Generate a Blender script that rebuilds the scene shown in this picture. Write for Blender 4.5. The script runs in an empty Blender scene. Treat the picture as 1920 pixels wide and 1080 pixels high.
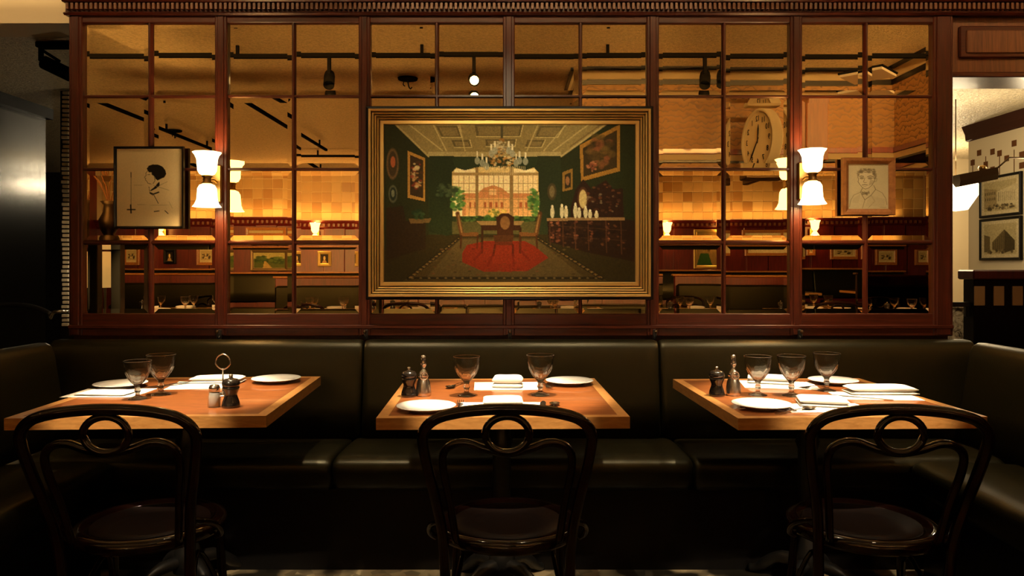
import bpy, math, random
import numpy as np
from mathutils import Vector, Matrix

SC = bpy.context.scene
COL = SC.collection
random.seed(7)
R = math.radians
PI = math.pi

# ------------------------------------------------------------------ camera, world, exposure
cam_data = bpy.data.cameras.new('camera')
cam = bpy.data.objects.new('camera', cam_data)
COL.objects.link(cam)
cam.location = (0, 0, 1.25)
cam.rotation_euler = (R(90), 0, 0)
cam_data.sensor_width = 36
cam_data.lens = 36 * 1400 / 1920
cam_data.shift_y = -40 / 1920
cam_data.clip_start = 0.05
cam_data.clip_end = 60
SC.camera = cam
w = bpy.data.worlds.new('world')
SC.world = w
w.use_nodes = True
w.node_tree.nodes['Background'].inputs[0].default_value = (1.0, 0.62, 0.3, 1)
w.node_tree.nodes['Background'].inputs[1].default_value = 0.0008
SC.view_settings.view_transform = 'Standard'
SC.view_settings.look = 'None'
SC.view_settings.exposure = 0.0
SC.view_settings.gamma = 1.0
SC.view_settings.use_curve_mapping = False
SC.cycles.use_denoising = True
SC.cycles.max_bounces = 10
SC.cycles.transmission_bounces = 8
SC.cycles.glossy_bounces = 6
SC.cycles.diffuse_bounces = 3
SC.cycles.caustics_reflective = False
SC.cycles.caustics_refractive = False
SC.cycles.sample_clamp_indirect = 4.0

WARM = (1.0, 0.66, 0.30)


def area_light(name, loc, rot, size, size_y, power, color=WARM, spread=180):
    d = bpy.data.lights.new(name, 'AREA')
    d.shape = 'RECTANGLE'
    d.size, d.size_y, d.energy, d.color = size, size_y, power, color
    d.spread = R(spread)
    o = bpy.data.objects.new(name, d)
    COL.objects.link(o)
    o.location, o.rotation_euler = loc, rot
    return o


def point_light(name, loc, power, color=WARM, radius=0.05, parent=None):
    d = bpy.data.lights.new(name, 'POINT')
    d.energy, d.color, d.shadow_soft_size = power, color, radius
    o = bpy.data.objects.new(name, d)
    COL.objects.link(o)
    o.location = loc
    o.parent = parent
    return o


# added fill strips, unseen above the partition cornice: they wash the ceiling
area_light('added_fill_strip', (-1.4, 3.50, 2.60), (R(180 - 25), 0, 0), 3.4, 0.05, 8)
area_light('added_fill_strip', (2.0, 3.50, 2.60), (R(180 - 25), 0, 0), 3.4, 0.05, 8)
# added area lights, out of view under the ceiling: they graze all of it
for x_ in (-4.4, -2.2, 0.0, 2.2, 4.4):
    area_light('added_ceiling_wash', (x_, 2.95, 2.98), (R(-87), 0, 0), 2.2, 0.10, 88, WARM, 36)
# and weak added ones that graze the partition and its cornice
for x_ in (-2.2, 0.2, 2.6):
    area_light('added_cornice_wash', (x_, 2.75, 3.0), (R(58), 0, 0), 2.0, 0.06, 3, WARM, 60)
area_light("added_fill_strip", (-4.5, -8.1, 2.26), (R(180 + 12), 0, 0), 7.0, 0.05, 45)  # added fill strips above the far ledge, no visible source
area_light('added_fill_strip', (4.5, -8.1, 2.26), (R(180 + 12), 0, 0), 7.0, 0.05, 45)


# ------------------------------------------------------------------ materials
def new_mat(name):
    m = bpy.data.materials.new(name)
    m.use_nodes = True
    nt = m.node_tree
    return m, nt, nt.nodes['Principled BSDF']


def principled(name, col, rough=0.5, metal=0.0, spec=0.5, coat=0.0, coat_rough=0.1, trans=0.0, ior=1.5):
    m, nt, b = new_mat(name)
    b.inputs['Base Color'].default_value = (*col, 1)
    b.inputs['Roughness'].default_value = rough
    b.inputs['Metallic'].default_value = metal
    b.inputs['Specular IOR Level'].default_value = spec
    b.inputs['Coat Weight'].default_value = coat
    b.inputs['Coat Roughness'].default_value = coat_rough
    b.inputs['Transmission Weight'].default_value = trans
    b.inputs['IOR'].default_value = ior
    return m


def ramp(nt, fac, stops):
    r = nt.nodes.new('ShaderNodeValToRGB')
    e = r.color_ramp.elements
    while len(e) < len(stops):
        e.new(0.5)
    for i, (p, c) in enumerate(stops):
        e[i].position = p
        e[i].color = (*c, 1)
    nt.links.new(fac, r.inputs[0])
    return r.outputs[0]


def coords(nt, scale=(1, 1, 1), rot=(0, 0, 0), kind='Object'):
    tc = nt.nodes.new('ShaderNodeTexCoord')
    mp = nt.nodes.new('ShaderNodeMapping')
    mp.inputs['Scale'].default_value = scale
    mp.inputs['Rotation'].default_value = rot
    nt.links.new(tc.outputs[kind], mp.inputs['Vector'])
    return mp.outputs[0]


def noise(nt, vec, scale, detail=4, rough=0.55, dist=0.0):
    n = nt.nodes.new('ShaderNodeTexNoise')
    n.inputs['Scale'].default_value = scale
    n.inputs['Detail'].default_value = detail
    n.inputs['Roughness'].default_value = rough
    n.inputs['Distortion'].default_value = dist
    if vec is not None:
        nt.links.new(vec, n.inputs['Vector'])
    return n.outputs['Fac']


def bump(nt, bsdf, height, strength, dist=0.01):
    b = nt.nodes.new('ShaderNodeBump')
    b.inputs['Strength'].default_value = strength
    b.inputs['Distance'].default_value = dist
    nt.links.new(height, b.inputs['Height'])
    nt.links.new(b.outputs[0], bsdf.inputs['Normal'])


def wood(name, dark, light, stretch, rough=0.3, coat=0.3, scale=1.0, bmp=0.05, spec=0.5):
    m, nt, b = new_mat(name)
    v = coords(nt, stretch)
    n = noise(nt, v, 6 * scale, 6, 0.6, 0.6)
    nt.links.new(ramp(nt, n, [(0.3, dark), (0.7, light)]), b.inputs['Base Color'])
    b.inputs['Roughness'].default_value = rough
    b.inputs['Coat Weight'].default_value = coat
    b.inputs['Coat Roughness'].default_value = 0.035
    b.inputs['Specular IOR Level'].default_value = spec
    bump(nt, b, n, bmp, 0.004)
    return m


def emission(name, col, strength):
    m, nt, b = new_mat(name)
    b.inputs['Base Color'].default_value = (*col, 1)
    b.inputs['Emission Color'].default_value = (*col, 1)
    b.inputs['Emission Strength'].default_value = strength
    b.inputs['Roughness'].default_value = 0.3
    return m


M = {}
M['mahogany_v'] = wood('mahogany_upright', (0.026, 0.0048, 0.0026), (0.076, 0.0135, 0.005), (14, 14, 0.7), 0.36, 0.06, spec=0.3)
M['mahogany_h'] = wood('mahogany_rail', (0.026, 0.0048, 0.0026), (0.076, 0.0135, 0.005), (0.7, 14, 14), 0.36, 0.06, spec=0.3)
M['mahogany_red'] = wood('mahogany_panel', (0.045, 0.0038, 0.0038), (0.105, 0.010, 0.0065), (9, 9, 0.6), 0.36, 0.25)
M['walnut'] = wood('walnut_panel', (0.07, 0.02, 0.008), (0.19, 0.065, 0.022), (16, 16, 0.8), 0.38, 0.2)
M['lacquer'] = wood('dark_lacquered_panel', (0.002, 0.0019, 0.0014), (0.007, 0.006, 0.0035), (30, 30, 0.25), 0.17, 0.0, bmp=0.08, spec=0.6)
M['table_field'] = wood('table_veneer', (0.17, 0.043, 0.010), (0.42, 0.135, 0.032), (1.6, 11, 11), 0.35, 1.0, 1.3, 0.0)
M['table_edge'] = wood('table_edge_band', (0.44, 0.19, 0.05), (0.66, 0.32, 0.095), (3, 3, 14), 0.32, 0.5, 1.0, 0.0)
M['bentwood'] = wood('dark_bentwood', (0.004, 0.0013, 0.001), (0.009, 0.0028, 0.0018), (5, 5, 2), 0.09, 0.0, bmp=0.0, spec=0.36)
M['cane'] = None
M['oak_frame'] = wood('honey_wood_frame', (0.20, 0.068, 0.016), (0.36, 0.14, 0.036), (6, 6, 6), 0.3, 0.3)
M['gold'] = principled('gilt_moulding', (0.70, 0.47, 0.15), 0.34, 0.85)
M['gold_dark'] = principled('gilt_groove', (0.10, 0.045, 0.012), 0.5, 0.3)
M['black_lacquer'] = principled('black_frame_paint', (0.004, 0.0033, 0.003), 0.3, spec=0.15)
M['iron'] = principled('black_cast_iron', (0.007, 0.0065, 0.006), 0.4)
M['brass'] = principled('aged_brass', (0.55, 0.34, 0.12), 0.28, 1.0)
M['bronze'] = principled('dark_bronze', (0.09, 0.055, 0.025), 0.4, 0.8)
M['silver'] = principled('polished_steel', (0.72, 0.68, 0.62), 0.16, 1.0)
M['pewter'] = principled('pewter', (0.52, 0.47, 0.40), 0.26, 1.0)
M['ceramic'] = principled('white_porcelain', (0.80, 0.78, 0.73), 0.12)
M['salt'] = principled('salt_white', (0.78, 0.75, 0.68), 0.7)
M['mill'] = principled('black_turned_wood', (0.009, 0.007, 0.006), 0.16, coat=0.5)
M['crystal'] = None
M['linen'] = None
M['paper'] = principled('white_paper', (0.82, 0.78, 0.70), 0.75)
M['cream'] = principled('cream_paint', (0.66, 0.55, 0.36), 0.6)
M['shade'] = emission('lit_opal_glass', (1.0, 0.72, 0.36), 5.5)
M['shade_far'] = emission('lit_opal_glass_amber', (1.0, 0.60, 0.22), 9.0)
M['bulb'] = emission('lamp_lens', (1.0, 0.80, 0.50), 40.0)
M['bowl'] = emission('lit_alabaster', (1.0, 0.82, 0.52), 3.2)
M['dark_trim'] = principled('dark_red_trim', (0.045, 0.014, 0.007), 0.6, spec=0.1)
M['black_metal'] = principled('black_metal', (0.0012, 0.0011, 0.001), 0.8, spec=0.01)
M['tan_inset'] = principled('tan_marquetry', (0.46, 0.30, 0.13), 0.5)


def build_glass(key, name, share, ior):
    # thin clear glass: part of the light goes straight through, part is bent by the facets
    m = bpy.data.materials.new(name)
    m.use_nodes = True
    nt = m.node_tree
    nt.nodes.remove(nt.nodes['Principled BSDF'])
    g = nt.nodes.new('ShaderNodeBsdfGlass')
    g.inputs['IOR'].default_value = ior
    g.inputs['Roughness'].default_value = 0.0
    t = nt.nodes.new('ShaderNodeBsdfTransparent')
    t.inputs['Color'].default_value = (0.97, 0.97, 0.96, 1)
    mx = nt.nodes.new('ShaderNodeMixShader')
    mx.inputs[0].default_value = share
    nt.links.new(t.outputs[0], mx.inputs[1])
    nt.links.new(g.outputs[0], mx.inputs[2])
    nt.links.new(mx.outputs[0], nt.nodes['Material Output'].inputs['Surface'])
    M[key] = m


def build_special():
    build_glass('jar_glass', 'clear_jar_glass', 0.30, 1.40)
    build_glass('crystal', 'clear_glass', 0.85, 1.18)
    m, nt, b = new_mat('amber_mirror')
    b.inputs['Base Color'].default_value = (0.90, 0.66, 0.32, 1)
    b.inputs['Metallic'].default_value = 1.0
    b.inputs['Roughness'].default_value = 0.004
    M['mirror'] = m
    # leather
    m, nt, b = new_mat('black_olive_leather')
    b.inputs['Base Color'].default_value = (0.0065, 0.0055, 0.0017, 1)
    b.inputs['Roughness'].default_value = 0.37
    b.inputs['Specular IOR Level'].default_value = 0.28
    b.inputs['Specular Tint'].default_value = (1.0, 0.92, 0.62, 1)
    v = coords(nt)
    vo = nt.nodes.new('ShaderNodeTexVoronoi')
    vo.inputs['Scale'].default_value = 260
    nt.links.new(v, vo.inputs['Vector'])
    bump(nt, b, vo.outputs['Distance'], 0.12, 0.002)
    M['leather'] = m
    # linen
    m, nt, b = new_mat('white_linen')
    b.inputs['Base Color'].default_value = (0.80, 0.76, 0.68, 1)
    b.inputs['Roughness'].default_value = 0.85
    v = coords(nt)
    bump(nt, b, noise(nt, v, 420, 2), 0.12, 0.002)
    M['linen'] = m
    # cane seat
    m, nt, b = new_mat('woven_cane')
    v = coords(nt, (1, 1, 1))
    ck = nt.nodes.new('ShaderNodeTexChecker')
    ck.inputs['Scale'].default_value = 170
    ck.inputs[1].default_value = (0.009, 0.003, 0.0016, 1)
    ck.inputs[2].default_value = (0.003, 0.001, 0.0006, 1)
    nt.links.new(v, ck.inputs['Vector'])
    nt.links.new(ck.outputs[0], b.inputs['Base Color'])
    b.inputs['Roughness'].default_value = 0.55
    b.inputs['Specular IOR Level'].default_value = 0.12
    M['cane'] = m
    # stippled ceiling
    m, nt, b = new_mat('stippled_ceiling_paint')
    b.inputs['Roughness'].default_value = 0.34
    v = coords(nt)
    nt.links.new(ramp(nt, noise(nt, v, 42, 3, 0.7, 0.5), [(0.34, (0.50, 0.40, 0.25)), (0.62, (0.80, 0.67, 0.44))]), b.inputs['Base Color'])
    bump(nt, b, noise(nt, v, 48, 4, 0.6, 0.6), 0.9, 0.02)
    M['ceiling'] = m
    # cloud wallpaper
    m, nt, b = new_mat('cloud_wallpaper')
    v = coords(nt, (1.0, 1.0, 1.0))
    wv = nt.nodes.new('ShaderNodeTexWave')
    wv.wave_type, wv.bands_direction, wv.wave_profile = 'BANDS', 'Z', 'SAW'
    wv.inputs['Scale'].default_value = 5.5
    wv.inputs['Distortion'].default_value = 7.0
    wv.inputs['Detail'].default_value = 1.5
    wv.inputs['Detail Scale'].default_value = 2.6
    wv.inputs['Detail Roughness'].default_value = 0.45
    nt.links.new(v, wv.inputs['Vector'])
    c = ramp(nt, wv.outputs['Fac'], [(0.0, (0.07, 0.028, 0.008)), (0.10, (0.13, 0.06, 0.018)), (0.30, (0.25, 0.13, 0.042)), (0.90, (0.33, 0.185, 0.063)), (1.0, (0.07, 0.028, 0.008))])
    nt.links.new(c, b.inputs['Base Color'])
    b.inputs['Roughness'].default_value = 0.6
    M['clouds'] = m
    # tile whose shade differs from object to object
    m, nt, b = new_mat('glazed_tile')
    oi = nt.nodes.new('ShaderNodeObjectInfo')
    c = ramp(nt, oi.outputs['Random'], [(0.0, (0.25, 0.13, 0.042)), (0.4, (0.40, 0.25, 0.10)), (0.8, (0.48, 0.33, 0.145)), (1.0, (0.31, 0.18, 0.065))])
    nt.links.new(c, b.inputs['Base Color'])
    b.inputs['Roughness'].default_value = 0.22
    M['tile'] = m
    M['grout'] = principled('tile_grout', (0.72, 0.55, 0.30), 0.8)
    # floor: tan mosaic with large dark patches
    m, nt, b = new_mat('stone_mosaic_floor')
    v = coords(nt)
    vo = nt.nodes.new('ShaderNodeTexVoronoi')
    vo.inputs['Scale'].default_value = 22
    nt.links.new(v, vo.inputs['Vector'])
    c = ramp(nt, vo.outputs['Color'], [(0.2, (0.12, 0.09, 0.05)), (0.8, (0.34, 0.26, 0.15))])
    big = ramp(nt, noise(nt, v, 3.2, 2), [(0.46, (0.05, 0.05, 0.05)), (0.54, (1, 1, 1))])
    mlt = nt.nodes.new('ShaderNodeMixRGB')
    mlt.blend_type = 'MULTIPLY'
    mlt.inputs[0].default_value = 1.0
    nt.links.new(c, mlt.inputs[1])
    nt.links.new(big, mlt.inputs[2])
    nt.links.new(mlt.outputs[0], b.inputs['Base Color'])
    b.inputs['Roughness'].default_value = 0.35
    bump(nt, b, vo.outputs['Distance'], 0.2, 0.004)
    M['floor'] = m
    # marble
    m, nt, b = new_mat('veined_marble')
    v = coords(nt)
    n = noise(nt, v, 16, 6, 0.7, 1.6)
    nt.links.new(ramp(nt, n, [(0.38, (0.05, 0.04, 0.03)), (0.5, (0.40, 0.32, 0.22)), (0.62, (0.62, 0.54, 0.40))]), b.inputs['Base Color'])
    b.inputs['Roughness'].default_value = 0.2
    M['marble'] = m
    # paint read from the painted colours stored on a canvas
    for nm, rough, spec in (('oil_paint', 0.6, 0.08), ('printed_paper', 0.6, 0.1)):
        m, nt, b = new_mat(nm)
        at = nt.nodes.new('ShaderNodeAttribute')
        at.attribute_name = 'paint'
        nt.links.new(at.outputs['Color'], b.inputs['Base Color'])
        b.inputs['Roughness'].default_value = rough
        b.inputs['Specular IOR Level'].default_value = spec
        M[nm] = m


build_special()


# ------------------------------------------------------------------ mesh builder and object helpers
class MB:
    def __init__(self):
        self.v, self.f, self.s = [], [], []

    def add(self, verts, faces, smooth=False):
        o = len(self.v)
        self.v += [tuple(p) for p in verts]
        self.f += [tuple(i + o for i in q) for q in faces]
        self.s += [smooth] * len(faces)
        return self

    def box(self, x0, x1, y0, y1, z0, z1, bev=0.0):
        if bev <= 0:
            V = [(x, y, z) for z in (z0, z1) for y in (y0, y1) for x in (x0, x1)]
            F = [(0, 2, 3, 1), (4, 5, 7, 6), (0, 1, 5, 4), (2, 6, 7, 3), (0, 4, 6, 2), (1, 3, 7, 5)]
            return self.add(V, F)
        b = min(bev, (x1 - x0) / 2.01, (y1 - y0) / 2.01, (z1 - z0) / 2.01)
        rings = []
        for z, i in ((z0, b), (z0 + b, 0), (z1 - b, 0), (z1, b)):
            xa, xb, ya, yb = x0 + i, x1 - i, y0 + i, y1 - i
            c = b if i == 0 else b * 0.6
            rings.append([(xa + c, ya, z), (xb - c, ya, z), (xb, ya + c, z), (xb, yb - c, z),
                          (xb - c, yb, z), (xa + c, yb, z), (xa, yb - c, z), (xa, ya + c, z)])
        V = [p for r in rings for p in r]
        F = [tuple(range(7, -1, -1)), tuple(range(24, 32))]
        for k in range(3):
            for i in range(8):
                j = (i + 1) % 8
                F.append((k * 8 + i, k * 8 + j, k * 8 + 8 + j, k * 8 + 8 + i))
        return self.add(V, F)

    def tube(self, pts, r, seg=10, closed=False, ry=None, caps=True, up=(0, 0, 1)):
        pts = [Vector(p) for p in pts]
        n = len(pts)
        rr = r if hasattr(r, '__len__') else [r] * n
        up = Vector(up)
        V, F = [], []
        prev = None
        for i, p in enumerate(pts):
            if closed:
                t = pts[(i + 1) % n] - pts[i - 1]
            else:
                t = pts[min(i + 1, n - 1)] - pts[max(i - 1, 0)]
            t.normalize()
            if prev is None:
                a = up.cross(t)
                if a.length < 1e-3:
                    a = Vector((1, 0, 0)).cross(t)
            else:
                a = prev - t * prev.dot(t)
            a.normalize()
            prev = a
            b = t.cross(a)
            for k in range(seg):
                q = 2 * PI * k / seg
                V.append(p + a * (math.cos(q) * rr[i]) + b * (math.sin(q) * (ry if ry else rr[i])))
        m = n if closed else n - 1
        for i in range(m):
            for k in range(seg):
                a0, a1 = i * seg + k, i * seg + (k + 1) % seg
                j = (i + 1) % n
                F.append((a0, a1, j * seg + (k + 1) % seg, j * seg + k))
        self.add(V, F, True)
        if not closed and caps:
            o = len(self.v) - len(V)
            self.f.append(tuple(o + k for k in range(seg - 1, -1, -1)))
            self.s.append(False)
            self.f.append(tuple(o + (n - 1) * seg + k for k in range(seg)))
            self.s.append(False)
        return self

    def lathe(self, prof, seg=24, c=(0, 0, 0), mod=None, smooth=True, mat=None):
        """prof: (radius, height) pairs; mod(angle, i) scales the radius."""
        V, F = [], []
        n = len(prof)
        for i, (r, z) in enumerate(prof):
            for k in range(seg):
                a = 2 * PI * k / seg
                q = r * (mod(a, i) if mod else 1)
                p = Vector((q * math.cos(a), q * math.sin(a), z))
                if mat is not None:
                    p = mat @ p
                V.append((p.x + c[0], p.y + c[1], p.z + c[2]))
        for i in range(n - 1):
            for k in range(seg):
                a, b = i * seg + k, i * seg + (k + 1) % seg
                F.append((a, b, b + seg, a + seg))
        if prof[0][0] > 1e-6:
            F.append(tuple(range(seg - 1, -1, -1)))
        if prof[-1][0] > 1e-6:
            F.append(tuple((n - 1) * seg + k for k in range(seg)))
        return self.add(V, F, smooth)

    def prism(self, poly, axis, a, b):
        """poly: 2D outline, extruded from a to b along axis ('x','y','z')."""
        def p3(u, v, t):
            return {'x': (t, u, v), 'y': (u, t, v), 'z': (u, v, t)}[axis]
        n = len(poly)
        V = [p3(u, v, a) for u, v in poly] + [p3(u, v, b) for u, v in poly]
        F = [tuple(range(n - 1, -1, -1)), tuple(range(n, 2 * n))]
        F += [(i, (i + 1) % n, n + (i + 1) % n, n + i) for i in range(n)]
        return self.add(V, F)

    def cushion(self, prof, x0, x1, r=0.03, seg=5):
        """closed profile (y, z) lofted along x with rounded, slightly puffed ends"""
        cy = sum(p[0] for p in prof) / len(prof)
        cz = sum(p[1] for p in prof) / len(prof)
        st = []
        for i in range(seg + 1):
            q = i / seg * PI / 2
            st.append((x0 + r * (1 - math.sin(q)) if False else x0 + r * (1 - math.cos(q)), math.sin(q)))
        L = [(x, s) for x, s in st] + [(x0 + x1 - x, s) for x, s in reversed(st)]
        V, F = [], []
        n = len(prof)
        hy = max(abs(p[0] - cy) for p in prof)
        hz = max(abs(p[1] - cz) for p in prof)
        for x, s in L:
            ky, kz = 1 - (1 - s) * min(1, r / hy), 1 - (1 - s) * min(1, r / hz)
            for y, z in prof:
                V.append((x, cy + (y - cy) * ky, cz + (z - cz) * kz))
        for i in range(len(L) - 1):
            for k in range(n):
                F.append((i * n + k, i * n + (k + 1) % n, (i + 1) * n + (k + 1) % n, (i + 1) * n + k))
        F.append(tuple(range(n - 1, -1, -1)))
        F.append(tuple((len(L) - 1) * n + k for k in range(n)))
        return self.add(V, F, True)

    def xform(self, mat):
        self.v = [tuple(mat @ Vector(p)) for p in self.v]
        return self

    def mesh(self, name, mat):
        me = bpy.data.meshes.new(name)
        me.from_pydata(self.v, [], self.f)
        me.polygons.foreach_set('use_smooth', self.s)
        me.materials.append(mat)
        import bmesh
        bm = bmesh.new()
        bm.from_mesh(me)
        bmesh.ops.recalc_face_normals(bm, faces=bm.faces)
        bm.to_mesh(me)
        bm.free()
        return me

    def build(self, name, mat, parent=None, label=None):
        o = bpy.data.objects.new(name, self.mesh(name, mat))
        COL.objects.link(o)
        o.parent = parent
        if label:
            o['label'] = label
        return o


def inst(name, me, parent, loc=(0, 0, 0), rot=(0, 0, 0)):
    o = bpy.data.objects.new(name, me)
    COL.objects.link(o)
    o.parent = parent
    o.location, o.rotation_euler = loc, rot
    return o


def thing(name, label, cat, loc=(0, 0, 0), rz=0.0, group=None):
    o = bpy.data.objects.new(name, None)
    o.empty_display_size = 0.05
    COL.objects.link(o)
    o.location, o.rotation_euler = loc, (0, 0, rz)
    o['label'], o['category'] = label, cat
    if group:
        o['group'] = group
    return o


def tag(o, label, cat, group=None):
    o['label'], o['category'] = label, cat
    if group:
        o['group'] = group
    return o


def struct(o):
    o['kind'] = 'structure'
    return o


def group_struct(name):
    o = bpy.data.objects.new(name, None)
    COL.objects.link(o)
    o['kind'] = 'structure'
    return o


KIDS = {}


def dup(root, label, loc, rz=0.0, group=None):
    """a copy of a thing with copies of its parts, their sub-parts and lamps"""
    def kids(o):
        if o.name not in KIDS:
            KIDS[o.name] = list(o.children)
        return KIDS[o.name]

    def rec(o, p):
        c = o.copy()
        COL.objects.link(c)
        c.parent = p
        for ch in kids(o):
            rec(ch, c)
        return c
    r = root.copy()
    COL.objects.link(r)
    r.location, r.rotation_euler = loc, (0, 0, rz)
    r['label'] = label
    if group:
        r['group'] = group
    elif 'group' in r:
        del r['group']
    for ch in kids(root):
        rec(ch, r)
    return r


def smooth_path(pts, n=6, closed=False):
    pts = [Vector(p) for p in pts]
    out = []
    N = len(pts)
    for i in range(N if closed else N - 1):
        if closed:
            p0, p1, p2, p3 = pts[i - 1], pts[i], pts[(i + 1) % N], pts[(i + 2) % N]
        else:
            p0, p1, p2, p3 = pts[max(i - 1, 0)], pts[i], pts[i + 1], pts[min(i + 2, N - 1)]
        for k in range(n):
            t = k / n
            out.append(0.5 * ((2 * p1) + (p2 - p0) * t + (2 * p0 - 5 * p1 + 4 * p2 - p3) * t * t + (3 * p1 - p0 - 3 * p2 + p3) * t ** 3))
    if not closed:
        out.append(pts[-1])
    return out


# ------------------------------------------------------------------ painted canvases (flat pictures)
def lin(c):
    c = np.asarray(c, float) / 255.0
    return np.where(c <= 0.04045, c / 12.92, ((c + 0.055) / 1.055) ** 2.4)


class Canvas:
    """a small raster whose colours end up on the vertices of a flat sheet; units are those given by the frame (x0,y0,x1,y1)"""

    def __init__(self, frame, nx, ny, base):
        self.x0, self.y0, self.x1, self.y1 = frame
        self.nx, self.ny = nx, ny
        self.X, self.Y = np.meshgrid(np.linspace(self.x0, self.x1, nx), np.linspace(self.y0, self.y1, ny))
        self.a = np.empty((ny, nx, 3))
        self.a[:] = base
        self.rng = np.random.default_rng(5)

    def _put(self, m, col, al=1.0):
        m = m * al
        self.a = self.a * (1 - m[..., None]) + np.asarray(col, float) * m[..., None]

    def poly(self, pts, col, al=1.0):
        m = np.zeros(self.X.shape, bool)
        n = len(pts)
        for i in range(n):
            xa, ya = pts[i]
            xb, yb = pts[(i + 1) % n]
            if ya == yb:
                continue
            c = (ya > self.Y) != (yb > self.Y)
            m ^= c & (self.X < (xb - xa) * (self.Y - ya) / (yb - ya) + xa)
        self._put(m.astype(float), col, al)
        return self

    def rect(self, xa, ya, xb, yb, col, al=1.0):
        return self.poly([(xa, ya), (xb, ya), (xb, yb), (xa, yb)], col, al)

    def ell(self, cx, cy, rx, ry, col, al=1.0, soft=0.15):
        d = np.sqrt(((self.X - cx) / rx) ** 2 + ((self.Y - cy) / ry) ** 2)
        self._put(np.clip((1 - d) / soft + 0.5, 0, 1), col, al)
        return self

    def line(self, pts, wd, col, al=1.0):
        m = np.zeros(self.X.shape)
        for (xa, ya), (xb, yb) in zip(pts[:-1], pts[1:]):
            dx, dy = xb - xa, yb - ya
            L = dx * dx + dy * dy + 1e-9
            t = np.clip(((self.X - xa) * dx + (self.Y - ya) * dy) / L, 0, 1)
            d = np.hypot(self.X - xa - t * dx, self.Y - ya - t * dy)
            m = np.maximum(m, np.clip((wd / 2 - d) / (wd * 0.35) + 0.5, 0, 1))
        self._put(m, col, al)
        return self

    def blotch(self, cx, cy, rx, ry, cols, n, size, al=0.8):
        for _ in range(n):
            a, q = self.rng.uniform(0, 2 * PI), math.sqrt(self.rng.uniform())
            c = cols[self.rng.integers(len(cols))]
            s = size * self.rng.uniform(0.5, 1.3)
            self.ell(cx + q * rx * math.cos(a), cy + q * ry * math.sin(a), s, s * self.rng.uniform(0.5, 1.0), c, al, 0.5)
        return self

    def glow(self, cx, cy, rx, ry, gain):
        d = ((self.X - cx) / rx) ** 2 + ((self.Y - cy) / ry) ** 2
        self.a = self.a * (1 + gain * np.exp(-d)[..., None])
        return self

    def grain(self, amt):
        g = self.rng.normal(0, 1, self.X.shape)
        g = (g + np.roll(g, 1, 0) + np.roll(g, 1, 1)) / 1.7
        self.a = self.a * (1 + amt * g[..., None])
        return self

    def sheet(self, name, x0, x1, y, z0, z1, mat, parent, gain=1.0):
        """upright sheet facing -y; rows run from the top down"""
        nx, ny = self.nx, self.ny
        xs = np.linspace(x0, x1, nx)
        zs = np.linspace(z1, z0, ny)
        X, Z = np.meshgrid(xs, zs)
        co = np.stack([X, np.full_like(X, y), Z], -1).reshape(-1, 3)
        i = np.arange((ny - 1) * nx).reshape(ny - 1, nx)[:, :-1].ravel()
        F = np.stack([i, i + nx, i + nx + 1, i + 1], -1)
        me = bpy.data.meshes.new(name)
        me.from_pydata(co.tolist(), [], F.tolist())
        ca = me.color_attributes.new('paint', 'FLOAT_COLOR', 'POINT')
        c = np.ones((nx * ny, 4), np.float32)
        c[:, :3] = np.clip(lin(np.clip(self.a, 0, 255).reshape(-1, 3)) * gain, 0, 0.95)
        ca.data.foreach_set('color', c.ravel())
        me.materials.append(M[mat])
        o = bpy.data.objects.new(name, me)
        COL.objects.link(o)
        o.parent = parent
        return o


# the wall plane of the partition stands at y = 3.64; on it 1 px of the photograph is 2.6 mm
WY = 3.64


def wx(px):
    return (px - 960) * 0.0026


def wz(py):
    return 1.25 - (py - 500) * 0.0026


def at(px, py, Y):
    return Vector(((px - 960) * Y / 1400, Y, 1.25 - (py - 500) * Y / 1400))


def on_z(px, py, z):
    Y = (1.25 - z) * 1400 / (py - 500)
    return Vector(((px - 960) * Y / 1400, Y, z))


PANE_Y = 3.655


def mir(px, py, Yv):
    """point of the dining room that the mirror shows at (px, py), Yv metres down the reflected view"""
    p = at(px, py, Yv)
    return Vector((p.x, 2 * PANE_Y - Yv, p.z))


# ================================================================== SETTING
ZC = 3.30
RX = 8.6          # half width of the dining room
FY = -8.25        # rear wall
f = MB().box(-RX, RX, FY, 9.5, -0.06, 0).build('floor', M['floor'])
struct(f)
c = MB().box(-RX, RX, FY, 3.78, ZC, ZC + 0.08).build('ceiling', M['ceiling'])
struct(c)
# low ceilings of the passage on the left and the room on the right, behind the partition
c2 = MB().box(-RX, 0.3, 3.9, 9.5, 2.45, 2.53).build('ceiling', M['ceiling'])
struct(c2)
c3 = MB().box(0.5, RX, 3.95, 9.5, 2.46, 2.54).build('ceiling', M['ceiling'])
struct(c3)

# wall_back: the partition behind the banquette, with a cream header above
wb = group_struct('wall_back')
MB().box(wx(131), wx(1785), 3.675, 3.80, 0, 2.47).build('core', M['mahogany_v'], wb)
MB().box(-RX, RX, 3.68, 3.90, 2.45, ZC).build('header', M['cream'], wb)
# right of the partition: lintel over the doorway with a raised panel, and the pier far right
MB().box(wx(1785), RX, 3.66, 3.95, wz(138), 2.47).build('lintel', M['walnut'], wb)
p = MB().box(wx(1800), 3.3, 3.640, 3.66, wz(108), wz(48), 0.006)
p.build('panel_moulding', M['mahogany_h'], wb)
MB().box(wx(1811), 3.28, 3.632, 3.642, wz(100), wz(57), 0.004).build('raised_panel', M['walnut'], wb)
MB().box(wx(1785), 3.3, 3.645, 3.665, wz(144), wz(134), 0.004).build('lintel_bead', M['mahogany_h'], wb)
MB().box(2.75, RX, 3.70, 3.95, 0, wz(138)).build('pier', M['walnut'], wb)
MB().box(-RX, -3.55, 3.75, 3.90, 0, 2.45).build('pier', M['lacquer'], wb)

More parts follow.
